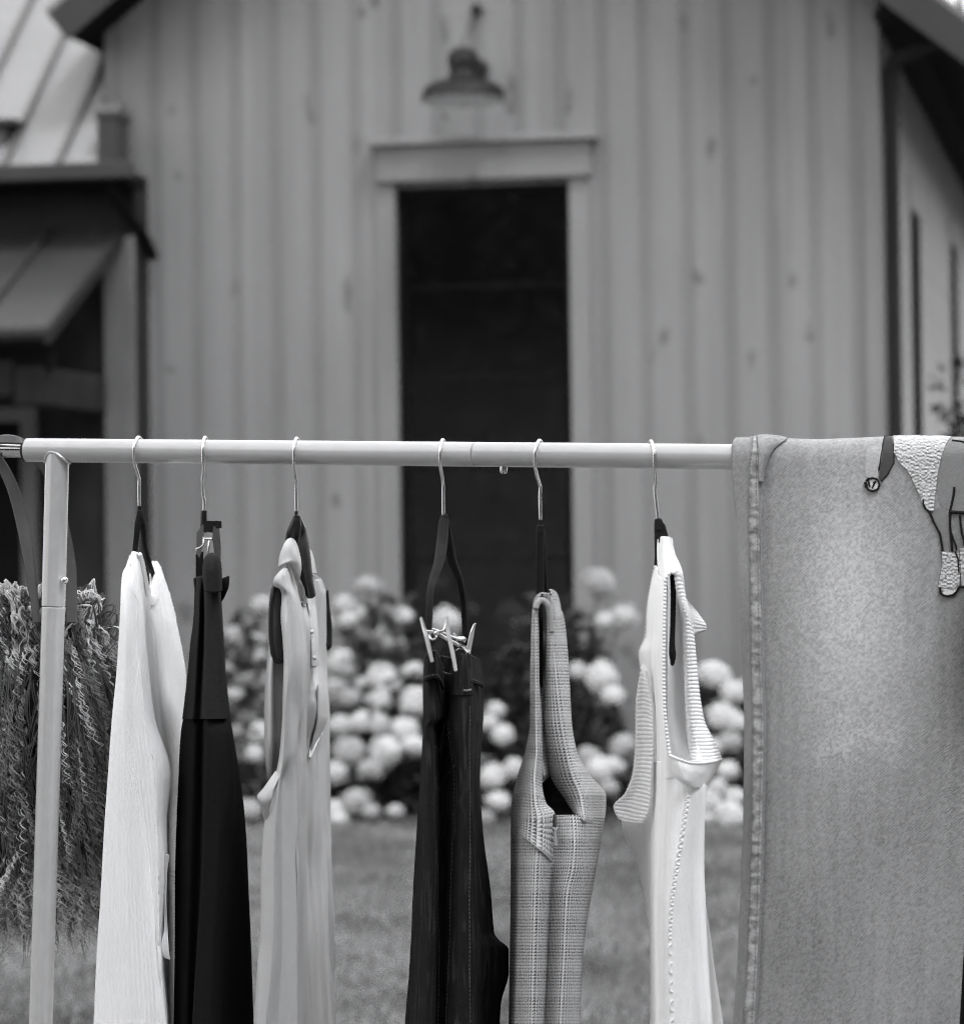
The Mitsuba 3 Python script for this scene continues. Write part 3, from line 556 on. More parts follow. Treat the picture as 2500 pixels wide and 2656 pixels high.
s2 = ribbon([(-.5465,4.1399,1.5978),(-.5334,4.1586,1.5808),(-.5198,4.1637,1.5563),(-.5086,4.1648,1.5213),(-.5025,4.1675,1.4747),(-.4993,4.1663,1.4281),(-.4991,4.1661,1.3885)],
            [(-.5435,4.137,1.6023),(-.5229,4.1533,1.5805),(-.5077,4.1598,1.5561),(-.4961,4.1607,1.5001),(-.4914,4.1639,1.471),(-.4885,4.1629,1.4442),(-.4882,4.1626,1.3884)])
s2.put(bag, 'strap', 'strap_leather')
B0 = np.array((-0.5405, 4.2442, 1.2408)); BW, BD, BH = 0.0887, 0.065, 0.1736
def bagsurf(a, t):
    """Point and outward normal on the bag: a round it, t from its top (-1) to its bottom (1)."""
    k = np.sqrt(np.clip(1 - np.abs(t) ** 3.0, 0.02, 1))
    p = np.stack([np.sign(np.cos(a)) * np.abs(np.cos(a)) ** 0.7 * BW * k, np.sin(a) * BD * k, -t * BH * 0.94 + 0 * a], -1)
    nn = np.stack([np.cos(a) / BW * 0.4, np.sin(a) / BD * 0.4, -t ** 3 * 6], -1); nn /= np.linalg.norm(nn, axis=-1, keepdims=True)
    return p, nn
A, Tt = np.meshgrid(np.linspace(0, TAU, 40), np.linspace(-1, 1, 24))
Pb, _ = bagsurf(A, Tt)
i, j = np.meshgrid(np.arange(23), np.arange(39), indexing='ij'); q = np.stack([i * 40 + j, i * 40 + j + 1, (i + 1) * 40 + j + 1, (i + 1) * 40 + j], -1).reshape(-1, 4)
put(bag, 'skin', trimesh.Trimesh(Pb.reshape(-1, 3) + B0, np.vstack([q[:, [0, 1, 2]], q[:, [0, 2, 3]]]), process=False), 'fur_skin', True)
def fur(n, strands, seed, lo, hi, r0, amp, tmin=-0.98, tmax=0.98, segs=34, wave=(0.011, 0.017)):
    g = np.random.default_rng(seed)
    a = g.uniform(math.pi * 0.93, math.pi * 2.07, n); t = g.uniform(tmin, tmax, n)
    p, nn = bagsurf(a, t); L = g.uniform(lo, hi, n); s = np.linspace(0, 1, segs)
    V, Fc = [], []
    down = np.array([0, 0, -1.0]); drift = g.normal(size=(n, 3)) * [0.22, 0.10, 0.05]
    up = np.where((t < -0.8)[:, None], g.normal(size=(n, 3)) * [0.5, 0.2, 0.3] + [0, -0.3, 0.55], 0)
    for k in range(strands):
        lat_ = (g.normal(size=(n, 3)) * 0.0018)
        wl = g.uniform(*wave, n); ph = g.uniform(0, TAU, n) if k == 0 else ph + g.normal(size=n) * 0.45
        if k == 0: wl0 = wl
        wl = wl0 * (1 + 0.04 * g.normal(size=n)); lk = L * g.uniform(0.8, 1.1, n)
        th = TAU * s[None] * (lk / wl)[:, None] + ph[:, None]
        am = amp * (0.25 + 0.75 * s[None]) * g.uniform(0.7, 1.3, n)[:, None]
        hx = np.array([1.0, 0, 0.0]); hy = np.array([0, 1.0, 0.25])
        out = nn[:, None] * (0.018 * (1 - np.exp(-s * 5)))[None, :, None]
        fall = down * (lk[:, None] * np.clip(s[None] - 0.08, 0, 1))[..., None]
        path = p[:, None] + lat_[:, None] * (0.4 + s[None, :, None]) + out + fall + drift[:, None] * (lk[:, None] * s[None] ** 1.2)[..., None] + up[:, None] * (0.035 * np.exp(-((s[None] - 0.25) / 0.3) ** 2))[..., None] \
            + am[..., None] * (np.cos(th)[..., None] * hx + np.sin(th)[..., None] * hy)
        path += B0
        tt = np.gradient(path, axis=1); tt /= np.linalg.norm(tt, axis=2, keepdims=True) + 1e-9
        e1 = np.cross(tt, [0.2, 0.9, 0.3]); e1 /= np.linalg.norm(e1, axis=2, keepdims=True) + 1e-9; e2 = np.cross(tt, e1)
        r = r0 * (1 - 0.75 * s ** 2)[None, :, None]
        ring = np.stack([path + r * (math.cos(x) * e1 + math.sin(x) * e2) for x in (0, TAU / 3, 2 * TAU / 3)], 2)
        V.append(ring.reshape(-1, 3))
        base = (np.arange(n) * segs * 3)[:, None, None] + (np.arange(segs - 1) * 3)[None, :, None] + np.arange(3)[None, None]
        nx = (np.arange(n) * segs * 3)[:, None, None] + (np.arange(segs - 1) * 3)[None, :, None] + ((np.arange(3) + 1) % 3)[None, None]
        o = sum(len(v) for v in V[:-1])
        qd = np.stack([base, nx, nx + 3, base + 3], -1).reshape(-1, 4) + o
        Fc.append(np.vstack([qd[:, [0, 1, 2]], qd[:, [0, 2, 3]]]))
    return trimesh.Trimesh(np.vstack(V), np.vstack(Fc), process=False)
put(bag, 'under_fur', fur(1700, 3, 1, 0.05, 0.10, 0.0009, 0.0016, -0.98, 0.98, 10, (0.05, 0.08)), 'fur_dark', True, kind='stuff')
put(bag, 'curly_fur', fur(430, 4, 2, 0.06, 0.12, 0.00085, 0.0040), 'fur_mid', True, kind='stuff')
put(bag, 'fur_tips', fur(170, 3, 3, 0.06, 0.125, 0.0008, 0.0044), 'fur_tip', True, kind='stuff')
put(bag, 'hem_curls', fur(260, 4, 4, 0.06, 0.10, 0.0009, 0.0044, 0.62, 0.98), 'fur_tip', True, kind='stuff')
put(bag, 'top_curls', fur(240, 4, 5, 0.04, 0.08, 0.0008, 0.0046, -0.99, -0.72, 30), 'fur_tip', True, kind='stuff')

# ================================================================ hangers
def hanger(label, hook, group='hangers on the rail'):
    k = thing('hanger', label, 'hanger', group)
    put(k, 'hook', tube(curve(hook, 60), 0.0019, 10), 'wire_metal', True)
    return k
def arm(k, name, path, r, m='velvet', n=30, flat=1.0, sides=12):
    p = np.array(path, float); s = np.concatenate([[0], np.cumsum(np.linalg.norm(np.diff(p, axis=0), axis=1))])
    rr = 0.52 * np.interp(np.linspace(0, s[-1], n), s, np.broadcast_to(r, (len(p),)))
    return put(k, name, tube(curve(p, n), rr, sides, flat=flat), m, 40)
# 1: in the white ribbed top
h1 = hanger('slim black hanger in the white ribbed top, nearest the rack post', [(-.4002,4.1045,1.5985),(-.4017,4.1025,1.6039),(-.404,4.0885,1.6064),(-.406,4.0755,1.6012),(-.4078,4.0705,1.5919),(-.408,4.0715,1.5819),(-.4068,4.0765,1.572),(-.4045,4.0855,1.5613),(-.4036,4.0885,1.5558),(-.4039,4.0885,1.5449),(-.4036,4.0885,1.5238)])
arm(h1, 'neck', [(-.4036,4.0885,1.5251),(-.4035,4.0885,1.52),(-.4033,4.0885,1.5193),(-.403,4.0885,1.5119)], [0.0042, 0.0042, 0.0068, 0.0075])
arm(h1, 'arm', [(-.403,4.0885,1.5138),(-.4054,4.0885,1.5047),(-.4077,4.0905,1.4882),(-.4102,4.0945,1.4709),(-.4123,4.1005,1.459)], [0.008, 0.0075, 0.0062, 0.006, 0.006])
arm(h1, 'arm', [(-.403,4.0885,1.5138),(-.4025,4.1145,1.5013),(-.4045,4.1585,1.4795),(-.4038,4.2035,1.459),(-.4042,4.2685,1.441),(-.4057,4.3285,1.4302)], [0.008, 0.0075, 0.0055, 0.0058, 0.0058, 0.0055])
# 2: clip hanger of the near-black garment
h2 = hanger('black clip hanger gripping the folded near-black garment, second from the rack post', [(-.3217,4.078,1.5957),(-.3221,4.075,1.601),(-.3232,4.062,1.6044),(-.3241,4.049,1.5992),(-.3245,4.044,1.5882),(-.3246,4.044,1.5755),(-.3245,4.05,1.5648),(-.3266,4.056,1.5523),(-.3265,4.062,1.5379),(-.325,4.062,1.5288),(-.3255,4.062,1.5175)])
arm(h2, 'neck', [(-.3258,4.062,1.5179),(-.3258,4.062,1.5168),(-.326,4.062,1.5034),(-.3263,4.062,1.4925)], [0.0078, 0.0082, 0.0082, 0.0082], 'black_plastic', 8)
def slabB(base, crop_pts, th):
    """A thick plate through an outline of points, thickened away from the viewer."""
    p = np.array(crop_pts, float); q = p + [0, th, 0]
    return trimesh.convex.convex_hull(np.vstack([p, q]))
cl = put(h2, 'clip', cat([slabB(0, [(-.3242,4.042,1.5064),(-.3119,4.042,1.5029),(-.3036,4.042,1.505),(-.3036,4.042,1.4983),(-.3147,4.042,1.4921),(-.3247,4.042,1.4941)], 0.012),
    slabB(0, [(-.3108,4.038,1.5061),(-.3033,4.038,1.5053),(-.3033,4.038,1.4977),(-.3102,4.038,1.4978)], 0.014),
    slabB(0, [(-.3132,4.04,1.4993),(-.3063,4.04,1.501),(-.3039,4.032,1.4739),(-.3039,4.026,1.4594),(-.3106,4.028,1.4613),(-.3138,4.036,1.4848)], 0.007),
    slabB(0, [(-.3333,4.05,1.4924),(-.3252,4.05,1.5032),(-.3243,4.04,1.4814),(-.3299,4.036,1.4634),(-.3331,4.04,1.4689)], 0.010)]), 'black_plastic', 30)
put(h2, 'clip', slabB(0, [(-.3373,4.082,1.4672),(-.3281,4.082,1.4708),(-.3285,4.082,1.4361),(-.3376,4.082,1.4362)], 0.01), 'black_plastic', 30)
put(cl, 'spring', cat([tube(curve([(-.3246,4.036,1.4859),(-.3221,4.032,1.4853),(-.3146,4.032,1.4852),(-.314,4.034,1.4839)], 10), 0.0011, 6), tube(curve([(-.3243,4.036,1.4868),(-.324,4.032,1.4795),(-.3295,4.032,1.4742),(-.3333,4.034,1.4732),(-.3322,4.034,1.4706)], 12), 0.0011, 6), tube(curve([(-.3177,4.032,1.4827),(-.3181,4.029,1.474),(-.3192,4.029,1.4686)], 8), 0.0013, 6)]), 'wire_metal', True)
# 3: broad hanger in the pale blouse
h3 = hanger('broad black hanger with grey core in the pale satin blouse', [(-.2123,4.0425,1.5922),(-.2126,4.0395,1.5975),(-.2142,4.0265,1.6007),(-.2157,4.0135,1.5948),(-.2167,4.0085,1.5857),(-.2168,4.0085,1.5731),(-.2162,4.0155,1.5607),(-.2151,4.0245,1.5484),(-.2157,4.0265,1.5376),(-.2154,4.0265,1.5142)])
arm(h3, 'neck', [(-.2156,4.0265,1.5156),(-.2156,4.0265,1.5117),(-.2156,4.0265,1.511),(-.2157,4.0265,1.5016)], [0.0045, 0.0045, 0.0076, 0.0084], 'black_plastic', 12)
arm(h3, 'arm', [(-.2156,4.0265,1.5088),(-.2169,4.0285,1.4998),(-.2194,4.0325,1.4909),(-.2223,4.0425,1.4766),(-.228,4.0505,1.455)], [0.009, 0.015, 0.018, 0.015, 0.012], 'black_plastic')
arm(h3, 'arm', [(-.2153,4.0265,1.5088),(-.2133,4.0385,1.4963),(-.2132,4.0765,1.4803),(-.2126,4.1165,1.4585),(-.2114,4.1465,1.44),(-.2072,4.1765,1.4174)], [0.009, 0.016, 0.018, 0.018, 0.016, 0.012], 'black_plastic')
rim = [(-.2309,3.9645,1.4301),(-.2368,3.9645,1.4302),(-.2404,3.9605,1.4179),(-.242,3.9585,1.402),(-.2425,3.9585,1.379),(-.2414,3.9605,1.3595),(-.2386,3.9645,1.3452),(-.2352,3.9665,1.343),(-.2275,3.9705,1.344)]
sp = put(h3, 'shoulder_end', slabB(0, [(-.2307,3.9665,1.4283),(-.2364,3.9665,1.4284),(-.2399,3.9635,1.4143),(-.2411,3.9625,1.3931),(-.2408,3.9635,1.363),(-.2378,3.9665,1.346),(-.2268,3.9745,1.3466),(-.2258,3.9745,1.4282)], 0.006), 'hanger_grey', 30)
put(sp, 'rim', tube(curve(rim, 40), 0.0026, 10), 'black_plastic', True)
put(h3, 'shoulder_end', tube(curve([(-.1981,4.3565,1.4197),(-.197,4.3615,1.4002),(-.1946,4.3615,1.3728),(-.1946,4.3565,1.3535),(-.1987,4.3515,1.3497)], 24), [0.006] * 24, 10, flat=0.7), 'velvet', True)
# 4: hanger with metal clips for the black jeans
h4 = hanger('black velvet hanger with bright metal clips holding the black jeans', [(-.0415,3.987,1.5873),(-.0421,3.984,1.592),(-.044,3.971,1.5948),(-.0461,3.958,1.5881),(-.0472,3.953,1.5791),(-.0473,3.953,1.5712),(-.0461,3.959,1.5589),(-.0446,3.968,1.5485),(-.0441,3.971,1.5415),(-.0443,3.971,1.529),(-.0442,3.971,1.5077)])
arm(h4, 'neck', [(-.0437,3.971,1.5086),(-.0433,3.971,1.5068),(-.0434,3.971,1.5024),(-.0434,3.971,1.4971)], [0.006, 0.0092, 0.0088, 0.010])
arm(h4, 'arm', [(-.0437,3.971,1.5024),(-.0458,3.943,1.4774),(-.0487,3.901,1.4562),(-.0553,3.851,1.4338),(-.0581,3.826,1.422),(-.0593,3.811,1.4017),(-.06,3.806,1.3805)], [0.011, 0.0125, 0.0115, 0.0090, 0.0076, 0.0072, 0.0072])
arm(h4, 'arm', [(-.0427,3.971,1.5024),(-.0399,4.001,1.4777),(-.036,4.041,1.4563),(-.0276,4.091,1.4325),(-.0252,4.111,1.4195),(-.0228,4.126,1.3972),(-.0214,4.136,1.3601)], [0.011, 0.0125, 0.0115, 0.0088, 0.0074, 0.0070, 0.0074])
put(h4, 'arm_end', ball(np.array((-0.0218, 4.131, 1.3599)), 0.0052, 3), 'velvet', True)
put(h4, 'clip_bar', tube(curve([(-.06,3.806,1.3814),(-.051,3.871,1.3775),(-.0387,4.021,1.3682),(-.0285,4.091,1.363),(-.0214,4.131,1.3599)], 20), 0.0022, 8), 'wire_metal', True)
def jaw(pts, w):
    """One bent sheet-metal jaw of a clip: a strip of width w along pts."""
    p = np.array(curve(pts, 22)); d = np.array([0.25, 0.95, 0.1]); d /= np.linalg.norm(d)
    wv = np.array(w)[:, None] if np.ndim(w) else w
    wv = np.interp(np.linspace(0, 1, 22), np.linspace(0, 1, len(w)), w)[:, None]
    return Cloth(list(np.stack([p - d * wv, p - d * wv * 0.5 + [0.0008, 0, 0], p, p + d * wv * 0.5 + [0.0008, 0, 0], p + d * wv], 1)), 9, 40, thick=0.0013)
a1 = jaw([(-.0686,3.801,1.3938),(-.066,3.799,1.385),(-.0628,3.795,1.374),(-.0601,3.793,1.3613),(-.0565,3.791,1.3457)], [0.003, 0.006, 0.0065, 0.0065, 0.005])
c1 = a1.put(h4, 'clip', 'clip_metal')
a2 = jaw([(-.0399,3.821,1.3942),(-.0397,3.819,1.3843),(-.0376,3.815,1.3707),(-.0342,3.811,1.3538),(-.031,3.806,1.3351)], [0.003, 0.006, 0.0065, 0.0065, 0.005]); a2.put(c1, 'jaw', 'clip_metal')
put(c1, 'spring', cat([tube(curve([(-.0515,3.799,1.3736),(-.0518,3.7998,1.3722),(-.0525,3.8006,1.3709),(-.0535,3.8014,1.37),(-.0548,3.8022,1.3695),(-.0562,3.8029,1.3696),(-.0574,3.8037,1.3702),(-.0584,3.8045,1.3712),(-.059,3.8053,1.3725),(-.0591,3.8061,1.3739),(-.0587,3.8069,1.3753),(-.0579,3.8077,1.3765),(-.0568,3.8085,1.3772),(-.0555,3.8093,1.3775),(-.0542,3.8101,1.3773),(-.053,3.8108,1.3766),(-.0522,3.8116,1.3755),(-.0517,3.8124,1.3741),(-.0518,3.8132,1.3726),(-.0523,3.814,1.3712),(-.0532,3.8148,1.3701),(-.0544,3.8156,1.3694),(-.0557,3.8164,1.3692),(-.057,3.8172,1.3695),(-.0581,3.818,1.3703),(-.0589,3.8187,1.3715),(-.0593,3.8195,1.3729),(-.0592,3.8203,1.3744),(-.0586,3.8211,1.3756),(-.0576,3.8219,1.3766),(-.0564,3.8227,1.3772),(-.0551,3.8235,1.3772),(-.0538,3.8243,1.3767),(-.0528,3.8251,1.3758),(-.0521,3.8259,1.3745),(-.0519,3.8266,1.3731),(-.0521,3.8274,1.3716),(-.0529,3.8282,1.3703),(-.0539,3.829,1.3694),(-.0552,3.8298,1.369)], 90), 0.0012, 7),
        tube(curve([(-.065,3.801,1.3798),(-.0536,3.806,1.3779),(-.0452,3.813,1.3785),(-.0414,3.819,1.386),(-.04,3.821,1.3928)], 20), 0.0016, 7),
        tube(curve([(-.0536,3.803,1.3771),(-.0453,3.821,1.3716),(-.0362,3.841,1.3659),(-.0288,3.871,1.3608)], 20), 0.0030, 8)]), 'wire_metal', True)
b1 = jaw([(-.0105,4.141,1.3806),(-.0131,4.139,1.3729),(-.0155,4.136,1.3619),(-.0178,4.133,1.3509),(-.0188,4.131,1.3436)], [0.004, 0.009, 0.010, 0.010, 0.009])
c2 = b1.put(h4, 'clip', 'clip_metal')
b2 = jaw([(-.0359,4.111,1.37),(-.0323,4.116,1.3635),(-.0287,4.121,1.3569),(-.0233,4.123,1.3531),(-.0188,4.126,1.3474)], [0.004, 0.007, 0.008, 0.008, 0.008]); b2.put(c2, 'jaw', 'clip_metal')
put(c2, 'spring', cat([tube(curve([(-.0313,4.101,1.3619),(-.0258,4.101,1.3624),(-.024,4.103,1.3623)], 8), 0.0045, 10), tube(curve([(-.0335,4.121,1.3477),(-.0288,4.119,1.3514),(-.0188,4.126,1.3474),(-.0287,4.111,1.3553)], 16), 0.0012, 6)]), 'wire_metal', True)
# 5: hanger in the houndstooth dress
h5 = hanger('flat black velvet hanger in the houndstooth dress, seen from its end', [(.0697,3.951,1.5838),(.0688,3.948,1.5894),(.0661,3.935,1.5914),(.0627,3.922,1.5855),(.0604,3.917,1.5766),(.0603,3.918,1.5662),(.0627,3.925,1.5514),(.0655,3.933,1.5419),(.0664,3.935,1.5384),(.066,3.935,1.5252),(.0662,3.935,1.5002)])
arm(h5, 'neck', [(.0664,3.935,1.5009),(.0664,3.935,1.4953),(.0663,3.935,1.4944),(.0662,3.935,1.4865)], [0.0046, 0.0046, 0.0086, 0.0092])
arm(h5, 'arm', [(.066,3.935,1.4936),(.0657,3.939,1.469),(.0651,3.943,1.4425),(.0647,3.947,1.4179),(.0641,3.949,1.3914),(.0637,3.949,1.3491),(.0635,3.947,1.3103)], [0.0092, 0.0092, 0.0090, 0.0088, 0.0080, 0.0080, 0.0066])
arm(h5, 'arm', [(.0671,3.939,1.4901),(.0702,3.995,1.4692),(.0722,4.045,1.4423),(.0741,4.085,1.4185),(.0765,4.125,1.3776)], [0.0085, 0.0062, 0.0042, 0.0042, 0.0042])
# 6: hanger in the white knit vest
h6 = hanger('black hanger in the white knitted vest, nearest the draped denim', [(.1886,3.91,1.5809),(.1896,3.907,1.5857),(.1907,3.894,1.5877),(.1921,3.881,1.5817),(.1935,3.876,1.5711),(.193,3.877,1.5624),(.1943,3.884,1.5487),(.1951,3.892,1.5393),(.1942,3.894,1.5347),(.1954,3.894,1.5193),(.1974,3.894,1.4993)])
arm(h6, 'neck', [(.1974,3.894,1.5001),(.1976,3.894,1.4987),(.1981,3.894,1.4949),(.1992,3.894,1.4879)], [0.007, 0.0082, 0.010, 0.0125])
arm(h6, 'arm', [(.1986,3.894,1.4931),(.1995,3.924,1.4777),(.2001,3.974,1.4603),(.2009,4.024,1.4424),(.2032,4.044,1.4342)], [0.011, 0.010, 0.0055, 0.0045, 0.0045])
arm(h6, 'arm', [(.1996,3.894,1.4931),(.2027,3.894,1.4792),(.2078,3.88,1.4564),(.2102,3.854,1.4408),(.2102,3.838,1.4323),(.21,3.832,1.4152),(.2089,3.83,1.3809),(.2079,3.83,1.3587),(.208,3.83,1.3527),(.2085,3.831,1.3467),(.208,3.834,1.3372)], [0.011, 0.012, 0.008, 0.0065, 0.0062, 0.0056, 0.0056, 0.0058, 0.0080, 0.0075, 0.003])

# ================================================================ the clothes
# ---- 1 white ribbed top
g1 = thing('ribbed_top', 'white ribbed knit top, first garment beside the rack post', 'top')
R1 = [[(-.4134,4.0635,1.4627),(-.4118,4.0735,1.4685),(-.41,4.0835,1.4718),(-.4073,4.0921,1.4707),(-.4047,4.1029,1.4667),(-.4044,4.1533,1.4414),(-.4036,4.1965,1.4196),(-.4074,4.2973,1.4601),(-.4024,4.3333,1.4514),(-.4081,4.2541,1.424),(-.4073,4.1317,1.4387)],[(-.4192,4.0185,1.4303),(-.4131,4.0165,1.4317),(-.4075,4.0235,1.431),(-.4041,4.0485,1.4272),(-.4023,4.0885,1.4214),(-.4024,4.1533,1.4042),(-.4004,4.1965,1.399),(-.3969,4.2973,1.4225),(-.3941,4.3405,1.4202),(-.4004,4.2829,1.4208),(-.4079,4.1461,1.4257)],[(-.4212,4.0085,1.3856),(-.4128,4.0005,1.3856),(-.4059,4.0085,1.3854),(-.4004,4.0285,1.3832),(-.3985,4.0785,1.3786),(-.4036,4.1533,1.3717),(-.3976,4.1965,1.3652),(-.391,4.2901,1.3784),(-.3841,4.3405,1.3794),(-.3983,4.2973,1.3784),(-.4158,4.1461,1.3813)],[(-.4244,4.0035,1.3321),(-.4141,3.9955,1.3322),(-.4049,4.0045,1.3318),(-.3965,4.0105,1.3306),(-.3939,4.0735,1.3259),(-.4008,4.1605,1.3195),(-.3953,4.1965,1.3164),(-.3887,4.2901,1.3209),(-.3735,4.3405,1.3133),(-.399,4.2973,1.3208),(-.4183,4.1461,1.3257)],[(-.4293,3.9985,1.2787),(-.416,3.9905,1.2789),(-.4034,4.0025,1.2782),(-.3926,4.0065,1.2779),(-.3881,4.0685,1.2751),(-.3983,4.1677,1.269),(-.3902,4.1965,1.2667),(-.3829,4.2829,1.2656),(-.3752,4.3405,1.2649),(-.3996,4.2973,1.2651),(-.4207,4.1461,1.2721)],[(-.4331,3.9935,1.2135),(-.4155,3.9885,1.2136),(-.3978,4.0025,1.2125),(-.3809,4.0045,1.2122),(-.3698,4.0685,1.2082),(-.3864,4.1677,1.2002),(-.3835,4.1965,1.1984),(-.3827,4.2757,1.1935),(-.3763,4.3333,1.1922),(-.403,4.2973,1.1924),(-.4242,4.1461,1.2019)],[(-.4372,3.9925,1.1604),(-.4145,3.9875,1.1605),(-.3921,4.0045,1.159),(-.3806,4.0025,1.159),(-.3751,4.0535,1.1551),(-.3896,4.1677,1.1469),(-.384,4.1965,1.1447),(-.3865,4.2757,1.1389),(-.3804,4.3333,1.1345),(-.4059,4.2973,1.1375),(-.427,4.1461,1.1489)],[(-.4403,3.9915,1.118),(-.4142,3.9865,1.1181),(-.3877,4.0045,1.1162),(-.3783,4.0005,1.1165),(-.3733,4.0435,1.1128),(-.3872,4.1605,1.1031),(-.3845,4.1965,1.1),(-.3877,4.2685,1.0939),(-.3837,4.3261,1.089),(-.4087,4.2973,1.0918),(-.4275,4.1461,1.1048)],[(-.4469,3.9905,1.0204),(-.4141,3.9855,1.0205),(-.3802,4.0005,1.0185),(-.3779,3.9985,1.0187),(-.3786,4.0285,1.0154),(-.3865,4.1461,1.0027),(-.3856,4.1965,.9972),(-.3871,4.2613,.9901),(-.3872,4.3261,.9831),(-.4121,4.2973,.9865),(-.4308,4.1461,1.0032)],[(-.4521,3.9905,.9296),(-.4129,3.9855,.9298),(-.3731,3.9965,.9278),(-.3716,3.9985,.9275),(-.3731,4.0285,.9236),(-.382,4.1461,.9082),(-.3844,4.1965,.9016),(-.387,4.2613,.8931),(-.3882,4.3261,.8846),(-.4131,4.2973,.8887),(-.4318,4.1461,.9088)],[(-.4569,3.9905,.838),(-.4128,3.9855,.8382),(-.3692,3.9965,.836),(-.3679,3.9985,.8356),(-.3694,4.0285,.831),(-.3793,4.1461,.8129),(-.3821,4.1965,.8052),(-.3858,4.2613,.7952),(-.387,4.3261,.7852),(-.4119,4.2973,.7899),(-.4328,4.1461,.8136)]]
c1 = Cloth(R1, 1500, 84, closed=True, thick=0.0022, wrinkle=0.0014, seed=3, crease=0.0016, ribu=(0.0033, 0.00032))
c1.put(g1, 'body', 'white_rib')
nb_in = curve([(-.4039,4.0965,1.4688),(-.4028,4.1165,1.4571),(-.4024,4.1445,1.4404),(-.4031,4.1805,1.4235),(-.4017,4.1925,1.4185),(-.4011,4.2105,1.4232),(-.4013,4.2385,1.4382),(-.4021,4.2735,1.4591)], 50)
nb_out = curve([(-.4067,4.0865,1.467),(-.4054,4.1045,1.4516),(-.4045,4.1305,1.4331),(-.4048,4.1625,1.4153),(-.4018,4.1885,1.4069),(-.398,4.2125,1.4138),(-.3974,4.2485,1.4324),(-.3986,4.2835,1.4523)], 50)
Cloth(list(np.stack([nb_in, nb_in * 0.6 + nb_out * 0.4 + [0, -0.003, 0], nb_out], 1)), 9, 90, thick=0.0045).put(g1, 'neckband', 'white_rib')
put(g1, 'far_ribs', cat([tube(c1.on(dense([(6.75, r), (7.2, r + 0.12), (8.05, r + 0.42)], 24), 0.0003), [0.0003] + [0.0010] * 22 + [0.0003], 6) for r in np.arange(0.9, 3.7, 0.11)]), 'white_rib', True, kind='stuff')
put(g1, 'drop_shoulder_seam', tube(c1.on(dense([(0.0, 1.0), (0.8, 1.0), (1.6, 1.05), (2.6, 1.25), (3.4, 1.5)], 40), 0.0004), 0.0012, 7), 'white_thread', True)
put(g1, 'shoulder_seam', stitches(c1.on(dense([(0.1, 0.95), (1, 0.98), (2, 1.0), (3, 1.0)], 60)), 0.003, 0.0012, 0.0005), 'white_thread', True, kind='stuff')
lb = Cloth([[(-.3734,4.0265,1.1189),(-.37,4.0225,1.1197),(-.3662,4.0185,1.1191)],[(-.3726,4.0285,1.0926),(-.3715,4.0265,1.0927),(-.3703,4.0245,1.0929)],[(-.3731,4.0265,1.0649),(-.3721,4.0245,1.0651),(-.3711,4.0225,1.0652)],[(-.3735,4.0225,1.0331),(-.3712,4.0205,1.0333),(-.3695,4.0185,1.0331)],[(-.3762,4.0165,1.0167),(-.3721,4.0145,1.0164),(-.3681,4.0125,1.0158)],[(-.3732,4.0145,1.0015),(-.3696,4.0125,1.0004),(-.3664,4.0105,.9993)]], 7, 40, thick=0.0006)
lb.put(g1, 'care_label', 'paper_label', label='narrow white ribbon label hanging at the side')

# ---- 2 near-black garment
g2 = thing('dark_garment', 'long near-black garment folded on a black clip hanger, beside the white ribbed top', 'garment')
R2 = [[(-.3409,4.122,1.4398),(-.3292,4.028,1.4399),(-.3251,4.036,1.4399),(-.3189,3.996,1.4399),(-.3109,3.986,1.4399),(-.3044,3.994,1.4398),(-.3099,4.102,1.4394),(-.3239,4.212,1.4392),(-.3381,4.202,1.4394)],[(-.3427,4.132,1.401),(-.3284,4.018,1.4023),(-.3249,4.032,1.402),(-.3183,3.99,1.4025),(-.3102,3.982,1.4025),(-.3025,3.987,1.4023),(-.3092,4.112,1.4008),(-.3247,4.242,1.3993),(-.341,4.232,1.3996)],[(-.3503,4.152,1.3544),(-.3314,4.018,1.3574),(-.3263,4.032,1.357),(-.3188,3.986,1.358),(-.3086,3.978,1.3581),(-.3005,3.984,1.3578),(-.3079,4.122,1.3546),(-.3249,4.262,1.3514),(-.345,4.252,1.3519)],[(-.3573,4.172,1.3074),(-.3346,4.018,1.3126),(-.3289,4.03,1.3121),(-.32,3.982,1.3137),(-.308,3.976,1.3137),(-.2978,3.982,1.3134),(-.3057,4.132,1.3082),(-.3262,4.272,1.3035),(-.3482,4.262,1.3041)],[(-.3634,4.182,1.2698),(-.3377,4.018,1.2767),(-.331,4.028,1.2762),(-.3203,3.98,1.2782),(-.3073,3.974,1.2783),(-.2957,3.98,1.2779),(-.3031,4.142,1.2708),(-.3273,4.282,1.2649),(-.3495,4.272,1.2656)]]
